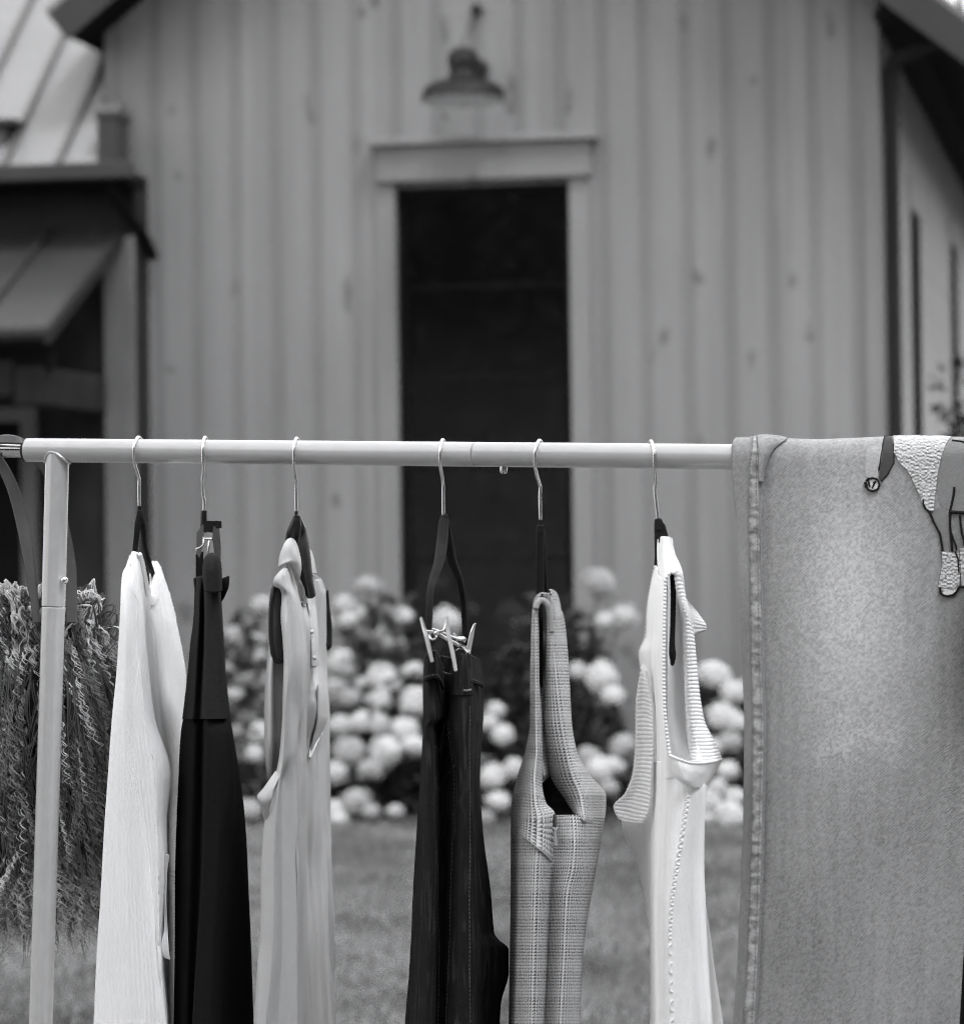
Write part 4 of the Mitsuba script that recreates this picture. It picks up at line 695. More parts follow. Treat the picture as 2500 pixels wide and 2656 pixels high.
R2b = [[(-.3602,4.162,1.2734),(-.3375,4.034,1.2787),(-.3295,4.042,1.2783),(-.3186,3.992,1.2803),(-.305,3.986,1.2804),(-.2959,3.996,1.2799),(-.3048,4.146,1.2734),(-.3219,4.267,1.2684),(-.3439,4.257,1.2691)],[(-.3639,4.176,1.2517),(-.3359,4.018,1.259),(-.3282,4.028,1.2585),(-.3175,3.978,1.2607),(-.3032,3.971,1.2609),(-.2906,3.978,1.2604),(-.3009,4.144,1.2525),(-.3239,4.29,1.2457),(-.346,4.28,1.2464)],[(-.3667,4.172,1.2019),(-.3379,4.014,1.2111),(-.329,4.024,1.2104),(-.3186,3.974,1.2133),(-.3031,3.966,1.2136),(-.2877,3.978,1.2127),(-.2929,4.142,1.2028),(-.3246,4.292,1.1941),(-.349,4.282,1.195)],[(-.3718,4.172,1.1019),(-.3432,4.014,1.1149),(-.3322,4.024,1.1139),(-.3216,3.972,1.1182),(-.3072,3.964,1.1187),(-.2978,4.002,1.1154),(-.2838,4.122,1.105),(-.3212,4.292,1.0911),(-.3524,4.282,1.0924)],[(-.3747,4.172,1.002),(-.3468,4.014,1.0188),(-.3369,4.024,1.0175),(-.329,3.972,1.0231),(-.3125,3.964,1.0238),(-.3013,4.012,1.0184),(-.2805,4.122,1.0062),(-.3223,4.292,.9883),(-.3581,4.282,.9898)],[(-.3766,4.172,.9047),(-.3495,4.014,.9252),(-.3414,4.024,.9238),(-.3353,3.972,.9306),(-.3177,3.964,.9314),(-.3048,4.022,.9236),(-.2785,4.122,.9101),(-.3234,4.292,.8883),(-.3615,4.282,.8901)],[(-.3786,4.172,.8089),(-.3514,4.014,.833),(-.345,4.024,.8314),(-.3384,3.972,.8394),(-.3187,3.964,.8404),(-.3058,4.022,.8313),(-.277,4.122,.8154),(-.3245,4.292,.7897),(-.3625,4.282,.7917)]]
Cloth(R2, 120, 90, closed=True, thick=0.0008, wrinkle=0.0010, seed=5, crease=0.0008).put(g2, 'yoke', 'dark_knit', label='dark grey knit yoke')
Cloth(R2b, 120, 110, closed=True, thick=0.002, wrinkle=0.0012, seed=6, crease=0.0012).put(g2, 'lower_part', 'black_velour', label='black lower part')
tb = Cloth([[(-.3157,4.002,1.4664),(-.3131,3.994,1.467),(-.3111,3.992,1.4672),(-.3091,3.994,1.467),(-.3078,4.002,1.4661)],[(-.3201,3.996,1.4589),(-.3147,3.976,1.4613),(-.3096,3.972,1.4619),(-.3049,3.976,1.461),(-.3026,3.996,1.458)],[(-.321,3.99,1.4453),(-.3146,3.968,1.4453),(-.3092,3.964,1.4452),(-.304,3.968,1.4452),(-.3012,3.99,1.4451)],[(-.3186,3.988,1.4253),(-.3141,3.968,1.4249),(-.3089,3.964,1.4241),(-.3042,3.968,1.4244),(-.3009,3.988,1.4251)]], 30, 40, thick=0.003)
tb.put(g2, 'waistband_fold', 'dark_knit')
Cloth([[(-.3369,4.052,1.4381),(-.3338,4.058,1.4399),(-.3308,4.066,1.4409),(-.3279,4.082,1.4408)],[(-.3354,4.05,1.4273),(-.3329,4.056,1.4272),(-.3304,4.064,1.4275),(-.3279,4.082,1.4273)],[(-.3336,4.052,1.4164),(-.3315,4.058,1.4159),(-.33,4.066,1.4158),(-.328,4.082,1.416)],[(-.3318,4.058,1.409),(-.3308,4.062,1.4079),(-.3297,4.07,1.4074),(-.3285,4.082,1.4069)]], 20, 30, thick=0.0025).put(g2, 'waistband_wing', 'dark_knit')
Cloth([[(-.3084,4.082,1.4377),(-.306,4.086,1.438),(-.3026,4.082,1.4391),(-.2982,4.068,1.4405)],[(-.3086,4.086,1.4285),(-.3063,4.086,1.4285),(-.303,4.082,1.4292),(-.2988,4.07,1.4311)],[(-.3089,4.09,1.4194),(-.3069,4.088,1.4194),(-.3044,4.084,1.4205),(-.3019,4.076,1.423)],[(-.3089,4.092,1.4117),(-.3078,4.09,1.4128),(-.3064,4.086,1.415),(-.3052,4.082,1.4172)]], 20, 30, thick=0.0025).put(g2, 'waistband_wing', 'dark_knit')

# ---- 3 pale satin blouse
g3_ = thing('satin_blouse', 'pale grey satin blouse with rolled collar, slipping off its broad hanger', 'blouse')
R3 = [[(-.2316,3.9925,1.4493),(-.2271,3.9865,1.4538),(-.2229,3.9965,1.454),(-.2186,4.0565,1.4349),(-.2136,4.1465,1.4057),(-.2118,4.2765,1.4424),(-.2031,4.3465,1.4354),(-.2104,4.2765,1.4338),(-.2229,4.0865,1.4458)],[(-.2381,3.9605,1.431),(-.2317,3.9485,1.4341),(-.2248,3.9585,1.4361),(-.218,4.0345,1.4296),(-.2136,4.1525,1.4043),(-.2121,4.2905,1.43),(-.2002,4.3515,1.4275),(-.2091,4.2865,1.4261),(-.2235,4.0965,1.4329)],[(-.231,3.9645,1.4269),(-.2265,3.9485,1.4273),(-.2221,3.9585,1.4276),(-.2171,4.0285,1.4249),(-.2133,4.1545,1.4032),(-.2119,4.2925,1.4242),(-.1988,4.3545,1.4232),(-.2088,4.2885,1.423),(-.2237,4.0985,1.4274)],[(-.2297,3.9665,1.4195),(-.2248,3.9545,1.4195),(-.2195,3.9605,1.4194),(-.2151,4.0165,1.4171),(-.2127,4.1565,1.4009),(-.2106,4.2765,1.4147),(-.1976,4.3565,1.4177),(-.2078,4.2965,1.4164),(-.2243,4.1065,1.4182)],[(-.2286,3.9515,1.3843),(-.2235,3.9405,1.3844),(-.2183,3.9505,1.3842),(-.21,3.9905,1.3834),(-.2067,4.1565,1.3749),(-.2077,4.2665,1.3785),(-.1977,4.3665,1.3767),(-.2087,4.3065,1.3779),(-.2252,4.1165,1.3814)],[(-.227,3.9465,1.342),(-.2219,3.9345,1.3423),(-.2161,3.9465,1.3419),(-.2058,3.9805,1.3408),(-.2068,4.1565,1.334),(-.2056,4.2515,1.3332),(-.1987,4.3665,1.3299),(-.2092,4.3065,1.3317),(-.2257,4.1165,1.3372)],[(-.2285,3.9415,1.295),(-.2248,3.9295,1.2954),(-.2205,3.9445,1.2948),(-.2063,3.9815,1.2931),(-.2109,4.1465,1.2865),(-.1996,4.1665,1.2856),(-.196,4.3665,1.2755),(-.2154,4.3165,1.2798),(-.2348,4.1165,1.288)],[(-.2338,3.9415,1.2389),(-.228,3.9285,1.2396),(-.2215,3.9385,1.239),(-.2134,3.9545,1.238),(-.2129,4.1565,1.227),(-.2107,4.1765,1.2239),(-.197,4.3565,1.216),(-.2161,4.3165,1.2184),(-.2354,4.1165,1.2295)],[(-.2402,3.9385,1.2056),(-.2333,3.9255,1.2063),(-.2296,3.9425,1.2052),(-.2128,3.9505,1.2045),(-.2135,4.1465,1.1922),(-.2109,4.1965,1.189),(-.1964,4.3565,1.1788),(-.2165,4.3165,1.1815),(-.2358,4.1165,1.1943)],[(-.2491,3.9365,1.1722),(-.2372,3.9225,1.1731),(-.2304,3.9425,1.1716),(-.2122,3.9465,1.171),(-.2146,4.1365,1.1575),(-.2114,4.2065,1.1525),(-.196,4.3565,1.1416),(-.217,4.3165,1.1447),(-.2401,4.1165,1.1593)],[(-.2565,3.9365,1.1111),(-.2406,3.9215,1.1122),(-.2318,3.9425,1.1103),(-.212,3.9425,1.11),(-.2156,4.1265,1.0941),(-.2167,4.2165,1.0863),(-.1943,4.3465,1.0747),(-.2177,4.3165,1.0776),(-.2409,4.1165,1.0953)],[(-.2599,3.9365,1.0257),(-.2429,3.9205,1.0273),(-.2321,3.9405,1.025),(-.2128,3.9425,1.0245),(-.2148,4.1065,1.0067),(-.2149,4.1765,.9991),(-.1933,4.3465,.9804),(-.2179,4.3165,.984),(-.2413,4.1165,1.006)],[(-.2669,3.9365,.9342),(-.2495,3.9205,.9361),(-.2366,3.9385,.9336),(-.2142,3.9425,.9328),(-.2129,4.0865,.9138),(-.2147,4.1665,.9033),(-.1913,4.3465,.8793),(-.2191,4.3165,.8836),(-.2423,4.1165,.9102)],[(-.2712,3.9365,.8533),(-.2523,3.9205,.8555),(-.2384,3.9385,.8526),(-.2151,3.9425,.8517),(-.2132,4.0865,.8297),(-.2144,4.1665,.8175),(-.1895,4.3465,.7898),(-.2201,4.3165,.7947),(-.2433,4.1165,.8255)]]
c3 = Cloth(R3, 240, 170, closed=True, thick=0.0014, wrinkle=0.0018, seed=8, stretch=(46, 46, 9), crease=0.0034)
c3.put(g3_, 'body', 'satin_grey')
Cloth([[(-.2418,4.0065,1.4304),(-.239,4.0025,1.4317),(-.2366,4.0165,1.4309),(-.2308,4.0265,1.4254)],[(-.2455,3.9805,1.3616),(-.2413,3.9665,1.3619),(-.2391,3.9865,1.3614),(-.2273,3.9865,1.3613)],[(-.25,3.9765,1.3127),(-.2441,3.9545,1.3134),(-.2405,3.9825,1.3124),(-.2279,3.9865,1.3121)],[(-.2513,3.9765,1.2825),(-.2443,3.9525,1.2835),(-.2407,3.9805,1.2822),(-.2301,3.9865,1.2818)],[(-.2514,3.9765,1.2561),(-.2446,3.9525,1.2572),(-.2408,3.9765,1.256),(-.2321,3.9825,1.2556)],[(-.2509,3.9925,1.2175),(-.246,3.9745,1.2185),(-.2444,4.0105,1.2163),(-.2385,4.0065,1.2165)],[(-.2531,4.0665,1.1938),(-.2505,4.0565,1.1944),(-.2474,4.0365,1.1957),(-.2429,4.0065,1.1975)]], 30, 70, wrinkle=0.001).put(g3_, 'back_panel', 'satin_grey')
Cloth([[(-.2372,3.9405,1.2189),(-.2357,3.9345,1.2184),(-.234,3.9305,1.2175),(-.2321,3.9305,1.2164)],[(-.2437,3.9285,1.21),(-.2413,3.9255,1.2083),(-.2385,3.9235,1.2076),(-.2355,3.9225,1.2076)],[(-.2508,3.9225,1.2002),(-.247,3.9205,1.1975),(-.2428,3.9185,1.1976),(-.2395,3.9185,1.1985)],[(-.257,3.9185,1.1918),(-.2516,3.9175,1.1885),(-.246,3.9175,1.1893),(-.2413,3.9175,1.1909)],[(-.2533,3.9225,1.1807),(-.2495,3.9215,1.1789),(-.2464,3.9215,1.1799),(-.2439,3.9215,1.1821)],[(-.2504,3.9305,1.1671),(-.2494,3.9295,1.1664),(-.2482,3.9285,1.1668),(-.2471,3.9285,1.1679)]], 24, 50, wrinkle=0.001).put(g3_, 'cap_sleeve', 'satin_grey')
Cloth([[(-.1998,4.1665,1.3083),(-.1995,4.2265,1.2982),(-.1991,4.2865,1.292),(-.1987,4.3565,1.2852)],[(-.1999,4.1665,1.2935),(-.1977,4.2365,1.2848),(-.1965,4.3065,1.28),(-.196,4.3715,1.2732)],[(-.2001,4.1665,1.2757),(-.1983,4.2265,1.2688),(-.1966,4.2965,1.2661),(-.1959,4.3715,1.2657)],[(-.2049,4.1765,1.2496),(-.2033,4.2265,1.2472),(-.2021,4.2865,1.2459),(-.1996,4.3665,1.2486)],[(-.2091,4.1765,1.2308),(-.2082,4.2065,1.2306),(-.2073,4.2465,1.2309),(-.2062,4.3265,1.2341)],[(-.2114,4.1815,1.2207),(-.2109,4.1915,1.2207),(-.2107,4.2065,1.2211),(-.2102,4.2465,1.2221)]], 30, 50, wrinkle=0.001).put(g3_, 'far_sleeve', 'satin_grey')
Cloth([[(-.1969,4.3565,1.2664),(-.1957,4.3585,1.2655),(-.195,4.3605,1.2674)],[(-.2013,4.3415,1.256),(-.1986,4.3465,1.2536),(-.1968,4.3515,1.255)],[(-.2065,4.2515,1.247),(-.2041,4.2765,1.2427),(-.2012,4.3015,1.2451)],[(-.2092,4.1965,1.2397),(-.2071,4.2115,1.2359),(-.2039,4.2365,1.2376)],[(-.2106,4.1665,1.2221),(-.21,4.1685,1.2216),(-.209,4.1725,1.2225)]], 12, 30, thick=0.002).put(g3_, 'far_cuff', 'satin_trim')
Cloth([[(-.2274,4.0185,1.4786),(-.2246,4.0205,1.4829),(-.222,4.0265,1.484),(-.2195,4.0325,1.483),(-.2174,4.0425,1.4798)],[(-.2313,3.9905,1.4683),(-.2258,3.9825,1.4713),(-.2207,3.9865,1.4727),(-.2164,4.0065,1.4716),(-.214,4.0405,1.4683)],[(-.2338,3.9825,1.4559),(-.2274,3.9765,1.4581),(-.2207,3.9785,1.4594),(-.2143,3.9965,1.4565),(-.2113,4.0405,1.4493)],[(-.2339,3.9825,1.4505),(-.2287,3.9745,1.4546),(-.2224,3.9765,1.4566),(-.217,3.9965,1.4485),(-.213,4.0365,1.4385)],[(-.2336,3.9865,1.4496),(-.2287,3.9805,1.4535),(-.2231,3.9825,1.4549),(-.2188,4.0045,1.445),(-.2166,4.0365,1.4346)]], 36, 44, wrinkle=0.0016, thick=0.0018, stretch=(40, 40, 30)).put(g3_, 'collar', 'satin_grey')
Cloth([[(-.2129,4.1765,1.4739),(-.2114,4.1915,1.4736),(-.2105,4.2115,1.4721),(-.2092,4.2365,1.4696)],[(-.2119,4.1765,1.4623),(-.2095,4.1965,1.4642),(-.208,4.2265,1.4627),(-.2068,4.2465,1.4586)],[(-.2102,4.1765,1.4511),(-.2078,4.1965,1.452),(-.2062,4.2265,1.4514),(-.205,4.2465,1.4472)],[(-.2084,4.1765,1.4421),(-.2067,4.1965,1.4431),(-.2056,4.2265,1.4434),(-.2039,4.2465,1.443)]], 20, 30, wrinkle=0.0012).put(g3_, 'collar', 'satin_grey')
Cloth([[(-.2178,4.0865,1.4366),(-.2157,4.0865,1.4347),(-.2135,4.0865,1.431)],[(-.2154,4.0965,1.4292),(-.2134,4.0965,1.4273),(-.2112,4.0965,1.4236)],[(-.2134,4.1025,1.4181),(-.212,4.1025,1.4166),(-.2101,4.1025,1.4144)],[(-.2119,4.1065,1.4089),(-.2108,4.1065,1.4085),(-.2097,4.1065,1.4089)]], 10, 24).put(g3_, 'inner_facing', 'satin_trim')
pl = Cloth([[(-.2131,4.2165,1.4315),(-.2108,4.2265,1.4389),(-.2088,4.2365,1.4426),(-.2055,4.2415,1.4337)],[(-.2134,4.2065,1.418),(-.2121,4.2165,1.4199),(-.2101,4.2265,1.4238),(-.2074,4.2365,1.4237)],[(-.2113,4.1965,1.4041),(-.2099,4.2015,1.4044),(-.2086,4.2165,1.4054),(-.2047,4.2265,1.4057)],[(-.2085,4.1765,1.3844),(-.2073,4.1765,1.3844),(-.2058,4.1865,1.3846),(-.2024,4.2065,1.3859)],[(-.2074,4.1665,1.3688),(-.2061,4.1645,1.3688),(-.2045,4.1715,1.369),(-.2002,4.1915,1.3702)],[(-.2063,4.1565,1.3492),(-.2045,4.1525,1.3493),(-.2028,4.1565,1.35),(-.1998,4.1765,1.351)],[(-.2055,4.1515,1.3316),(-.2037,4.1465,1.3317),(-.2023,4.1505,1.332),(-.2003,4.1665,1.3331)]], 24, 60, thick=0.0024, wrinkle=0.0014, stretch=(60, 60, 40)); pl.put(g3_, 'placket', 'satin_grey')
for bt in [(-.2054,4.1515,1.373),(-.2019,4.1365,1.3422)]: put(g3_, 'button', ball(np.array(bt), 0.0028, 2), 'button', True)
put(g3_, 'seam', stitches(c3.on(dense([(0.6, 2.0), (0.6, 4.0), (0.6, 6)], 120)), 0.0035, 0.0012, 0.0003), 'satin_grey', True, kind='stuff')

# ---- 4 black jeans
g4 = thing('black_jeans', 'black denim jeans hanging from two metal clips, left of the houndstooth dress', 'jeans')
R4 = [[(-.0677,3.991,1.3407),(-.0612,3.881,1.3527),(-.0567,3.861,1.3559),(-.0487,4.031,1.3267),(-.0409,4.011,1.3251),(-.0323,3.901,1.348),(-.0251,3.879,1.3509),(-.0178,3.911,1.3493),(-.0103,4.011,1.3412),(-.0041,4.051,1.335),(-.0221,4.201,1.3325),(-.0519,4.191,1.3406)],[(-.069,4.001,1.3136),(-.0604,3.871,1.318),(-.0536,3.881,1.3176),(-.0473,4.021,1.3109),(-.0411,4.011,1.3112),(-.0353,3.891,1.317),(-.0258,3.873,1.3175),(-.0159,3.891,1.3168),(-.0085,4.011,1.3125),(-.0024,4.051,1.3111),(-.0224,4.211,1.3059),(-.0524,4.201,1.3066)],[(-.0699,4.011,1.2739),(-.0591,3.867,1.2801),(-.0514,3.891,1.279),(-.0447,4.001,1.274),(-.0425,4.001,1.274),(-.04,3.891,1.2788),(-.028,3.873,1.2795),(-.0156,3.887,1.2787),(-.0075,4.001,1.2736),(-.0021,4.051,1.2731),(-.023,4.221,1.2641),(-.053,4.211,1.2649)],[(-.0704,4.021,1.2638),(-.0637,3.871,1.2707),(-.057,3.891,1.2697),(-.0517,3.981,1.2654),(-.0469,3.981,1.2653),(-.041,3.891,1.2695),(-.029,3.873,1.2702),(-.0161,3.883,1.2695),(-.0093,3.991,1.2644),(-.003,4.051,1.2616),(-.0195,4.231,1.2534),(-.0518,4.221,1.2542)],[(-.0754,4.021,1.2062),(-.0619,3.867,1.2154),(-.0558,3.887,1.2142),(-.0516,3.941,1.2108),(-.0451,3.931,1.2113),(-.035,3.889,1.2138),(-.026,3.875,1.2145),(-.0167,3.881,1.214),(-.0115,3.991,1.2073),(-.0053,4.051,1.2036),(-.0203,4.231,1.1928),(-.0545,4.221,1.1938)],[(-.0816,4.021,1.1296),(-.0608,3.865,1.1418),(-.0563,3.887,1.14),(-.0526,3.931,1.1364),(-.0475,3.925,1.1368),(-.0377,3.887,1.1397),(-.0278,3.875,1.1406),(-.018,3.881,1.14),(-.0105,3.971,1.1327),(-.0014,4.051,1.1262),(-.0212,4.231,1.112),(-.0555,4.221,1.1133)],[(-.0852,4.021,1.0721),(-.0629,3.865,1.0865),(-.0573,3.887,1.0844),(-.0532,3.927,1.0805),(-.0481,3.921,1.081),(-.0406,3.887,1.0842),(-.0294,3.875,1.0851),(-.0187,3.881,1.0844),(-.0083,3.971,1.0758),(.0041,4.051,1.0681),(-.022,4.231,1.0515),(-.0562,4.221,1.0529)],[(-.0875,4.021,1.0261),(-.0645,3.865,1.0423),(-.0586,3.885,1.0401),(-.0543,3.923,1.036),(-.049,3.919,1.0364),(-.0423,3.887,1.0397),(-.0307,3.875,1.0408),(-.0192,3.881,1.04),(-.007,3.971,1.0304),(.007,4.041,1.0228),(-.0226,4.231,1.0031),(-.0568,4.221,1.0046)],[(-.0887,4.021,1.0069),(-.0655,3.865,1.0239),(-.0592,3.885,1.0216),(-.0545,3.923,1.0173),(-.0492,3.919,1.0177),(-.0432,3.887,1.0212),(-.0313,3.875,1.0224),(-.0194,3.881,1.0215),(-.0025,3.971,1.0114),(.0241,4.031,1.0035),(-.0147,4.231,.9828),(-.057,4.221,.9845)],[(-.0903,4.021,.9801),(-.0665,3.865,.9981),(-.0602,3.885,.9957),(-.0548,3.923,.9912),(-.0503,3.919,.9916),(-.0447,3.887,.9953),(-.0316,3.875,.9965),(-.0198,3.881,.9957),(-.0028,3.971,.9849),(.0241,4.031,.9795),(-.0151,4.231,.9546),(-.0574,4.221,.9563)],[(-.0939,4.021,.9399),(-.0679,3.865,.9594),(-.0614,3.885,.9568),(-.0558,3.923,.9519),(-.0515,3.919,.9524),(-.0466,3.887,.9564),(-.0328,3.875,.9577),(-.0199,3.881,.9568),(-.0052,3.971,.9452),(.0148,4.031,.9373),(-.0156,4.231,.9123),(-.0579,4.221,.9141)],[(-.0956,4.021,.9212),(-.0687,3.865,.9414),(-.0624,3.885,.9387),(-.0564,3.923,.9336),(-.0521,3.919,.9341),(-.0476,3.887,.9383),(-.033,3.875,.9397),(-.0201,3.881,.9387),(-.0054,3.971,.9267),(.0138,4.031,.9185),(-.0158,4.231,.8925),(-.0581,4.221,.8944)],[(-.0985,4.021,.8385),(-.0708,3.865,.8619),(-.0637,3.885,.8588),(-.0578,3.923,.8529),(-.0534,3.919,.8535),(-.0493,3.887,.8583),(-.034,3.875,.86),(-.021,3.881,.8589),(-.0064,3.971,.845),(.0128,4.031,.8356),(-.0169,4.231,.8055),(-.0591,4.221,.8075)]]
c4 = Cloth(R4, 170, 170, closed=True, thick=0.0024, wrinkle=0.0012, seed=11, stretch=(25, 25, 6), crease=0.0018)
c4.put(g4, 'legs', 'black_denim')
def band(c, cols, r0, r1, lift, nm, par, m):
    rows = [c.on(np.array([(q, r) for q in cols]), lift) for r in np.linspace(r0, r1, 6)]
    return Cloth(rows, 40, 20, thick=0.0018).put(par, nm, m)
band(c4, np.linspace(5.0, 7.2, 9), 0.02, 1.28, 0.0022, 'waistband', g4, 'black_denim')
for path, nm in (([(6.1, 1.15), (6.9, 1.12)], 'bar'), ([(7, 1.6), (7, 4), (7, 8), (7, 12)], 'side'), ([(2.2, 3.4), (2.6, 3.55), (3, 3.5), (3.5, 3.4), (4.6, 3.2), (5.5, 3.1)], 'p1'), ([(2.1, 4.0), (2.6, 4.25), (3, 4.2), (4.3, 3.95), (5.3, 3.75)], 'p2'), ([(2, 4), (2.6, 6), (3, 7.5), (3, 9.5), (3, 12)], 's2'), ([(5, 2.5), (5, 5), (5, 8), (5, 12)], 's3'),
                 ([(3.0, 0.3), (2.8, 1.0), (2.8, 2.0), (2.9, 2.6)], 'fly'), ([(8.3, 0.4), (8.4, 2), (8.4, 4)], 'back')):
    put(g4, 'stitching', stitches(c4.on(dense(path, 200), 0.0010), 0.0034, 0.0014, 0.0005), 'black_denim_thread', True, kind='stuff')
wl = Cloth([[(-.0658,3.901,1.3445),(-.0608,3.855,1.354),(-.0561,3.847,1.3579),(-.0521,3.875,1.3489),(-.0472,3.911,1.3325)],[(-.0664,3.901,1.3344),(-.0609,3.853,1.3418),(-.0556,3.851,1.3444),(-.0513,3.879,1.3373),(-.047,3.913,1.3234)],[(-.0669,3.901,1.3205),(-.0611,3.853,1.3255),(-.0549,3.855,1.3271),(-.0505,3.883,1.3218),(-.0468,3.915,1.3107)]], 40, 24, thick=0.003)
wl.put(g4, 'waistband', 'black_denim')
wr = Cloth([[(-.0178,3.901,1.3506),(-.0127,3.951,1.3464),(-.0081,3.991,1.3425),(-.0035,4.011,1.3367)],[(-.0163,3.897,1.3374),(-.0116,3.947,1.3333),(-.0065,3.987,1.3294),(-.0026,4.007,1.3251)],[(-.0151,3.891,1.3202),(-.0104,3.941,1.3164),(-.0052,3.981,1.3128),(-.0017,4.001,1.3092)]], 30, 24, thick=0.003)
wr.put(g4, 'waistband', 'black_denim')
for c_, e_ in ((wl, 4), (wr, 3)):
    for v_ in (0.08, 1.85): put(g4, 'stitching', stitches(c_.on(dense([(0.1, v_), (e_ / 2, v_), (e_ - 0.1, v_)], 80), 0.0022), 0.0034, 0.0014, 0.0005), 'black_denim_thread', True, kind='stuff')
put(g4, 'stitching', stitches(curve([(-.0475,3.907,1.3319),(-.0442,3.905,1.3302),(-.0389,3.901,1.3289),(-.0327,3.887,1.3279)], 40), 0.0034, 0.0014, 0.0005), 'black_denim_thread', True, kind='stuff')
put(g4, 'belt_loop', tube(c4.on(dense([(6.15, 1.16), (6.5, 1.17), (6.9, 1.14)], 10), 0.0035), 0.0013, 6), 'black_denim_thread', True)
put(g4, 'fly_piping', tube(curve([(-.0559,3.855,1.356),(-.0507,3.881,1.3452),(-.0478,3.991,1.3333),(-.0497,3.971,1.3268),(-.0523,3.931,1.3088),(-.0535,3.911,1.2868)], 30), 0.0016, 8), 'black_denim', True)

# ---- 5 houndstooth dress
g5 = thing('houndstooth_dress', 'grey houndstooth check sleeveless dress with a side zip', 'dress')
Lp = Cloth([[(.0593,3.955,1.4126),(.061,3.939,1.415),(.0627,3.927,1.4169),(.0649,3.925,1.4176),(.068,3.931,1.4172)],[(.057,3.995,1.3955),(.0572,3.955,1.3961),(.0578,3.927,1.3965),(.0593,3.919,1.3965),(.0617,3.929,1.3964)],[(.0555,4.005,1.365),(.0557,3.955,1.3661),(.0568,3.925,1.3667),(.0589,3.915,1.3669),(.0617,3.929,1.3665)],[(.0541,4.015,1.3172),(.0544,3.955,1.3191),(.0558,3.923,1.3202),(.0583,3.913,1.3205),(.0615,3.927,1.32)],[(.0534,4.025,1.2672),(.0538,3.955,1.2704),(.0552,3.921,1.2719),(.058,3.909,1.2724),(.0656,3.945,1.2707)],[(.0476,4.035,1.2343),(.0489,3.955,1.2385),(.0522,3.919,1.2404),(.0581,3.905,1.2411),(.0673,3.955,1.2364)],[(.0378,4.055,1.2007),(.0425,3.955,1.2067),(.0472,3.91,1.2113),(.0551,3.895,1.2084),(.0633,3.925,1.2031)],[(.0314,4.065,1.1731),(.0377,3.965,1.1799),(.0447,3.9,1.1842),(.0561,3.883,1.1834),(.0676,3.91,1.1814)],[(.0306,4.069,1.1536),(.0364,3.965,1.1611),(.0431,3.894,1.1662),(.0594,3.874,1.1674),(.0771,3.89,1.1694)],[(.0301,4.07,1.1429),(.0357,3.965,1.1506),(.042,3.8895,1.1555),(.0588,3.868,1.1495),(.0756,3.8865,1.1413)],[(.03,4.071,1.1322),(.0356,3.965,1.1404),(.0411,3.8865,1.1459),(.0577,3.862,1.135),(.0732,3.8855,1.1182)]], 50, 120, wrinkle=0.0008, thick=0.0016)
Lp.put(g5, 'left_panel', 'houndstooth')
put(g5, 'armhole_binding', tube(dense(curve([(.0593,3.915,1.4003),(.0616,3.917,1.4068),(.0669,3.919,1.4098),(.0715,3.919,1.4066),(.0743,3.921,1.3982),(.0768,3.923,1.3739)], 40), 60), 0.0036, 8), 'houndstooth', True)
Rp = Cloth([[(.0672,3.927,1.418),(.0717,3.919,1.4172),(.0754,3.921,1.414),(.0787,3.935,1.4054),(.0806,3.955,1.3996)],[(.0724,3.941,1.3961),(.0743,3.923,1.3963),(.078,3.923,1.3963),(.084,3.945,1.394),(.0899,4.005,1.395)],[(.0724,3.943,1.3661),(.0746,3.923,1.3665),(.078,3.925,1.3664),(.0856,3.945,1.3659),(.0947,4.015,1.3643)],[(.0711,3.947,1.3192),(.0752,3.923,1.3199),(.0815,3.921,1.3199),(.089,3.943,1.3191),(.0973,4.015,1.3166)],[(.0687,3.949,1.2705),(.0764,3.921,1.2716),(.0867,3.917,1.2717),(.0933,3.943,1.2704),(.0995,4.019,1.2669)],[(.0717,3.951,1.2366),(.0816,3.921,1.2381),(.0922,3.915,1.2383),(.0973,3.941,1.2368),(.1051,4.025,1.2332)],[(.0754,3.955,1.2101),(.0869,3.925,1.2118),(.0989,3.913,1.2123),(.1063,3.939,1.2107),(.1207,4.045,1.2037)],[(.0899,3.949,1.1859),(.0976,3.919,1.1878),(.1077,3.905,1.1886),(.1158,3.929,1.187),(.1395,4.065,1.1776)],[(.1015,3.921,1.1683),(.1048,3.891,1.1682),(.1097,3.883,1.1643),(.1172,3.909,1.1605),(.1371,4.063,1.1508)]], 60, 120, wrinkle=0.0008, thick=0.003)
Rp.put(g5, 'right_panel', 'houndstooth')
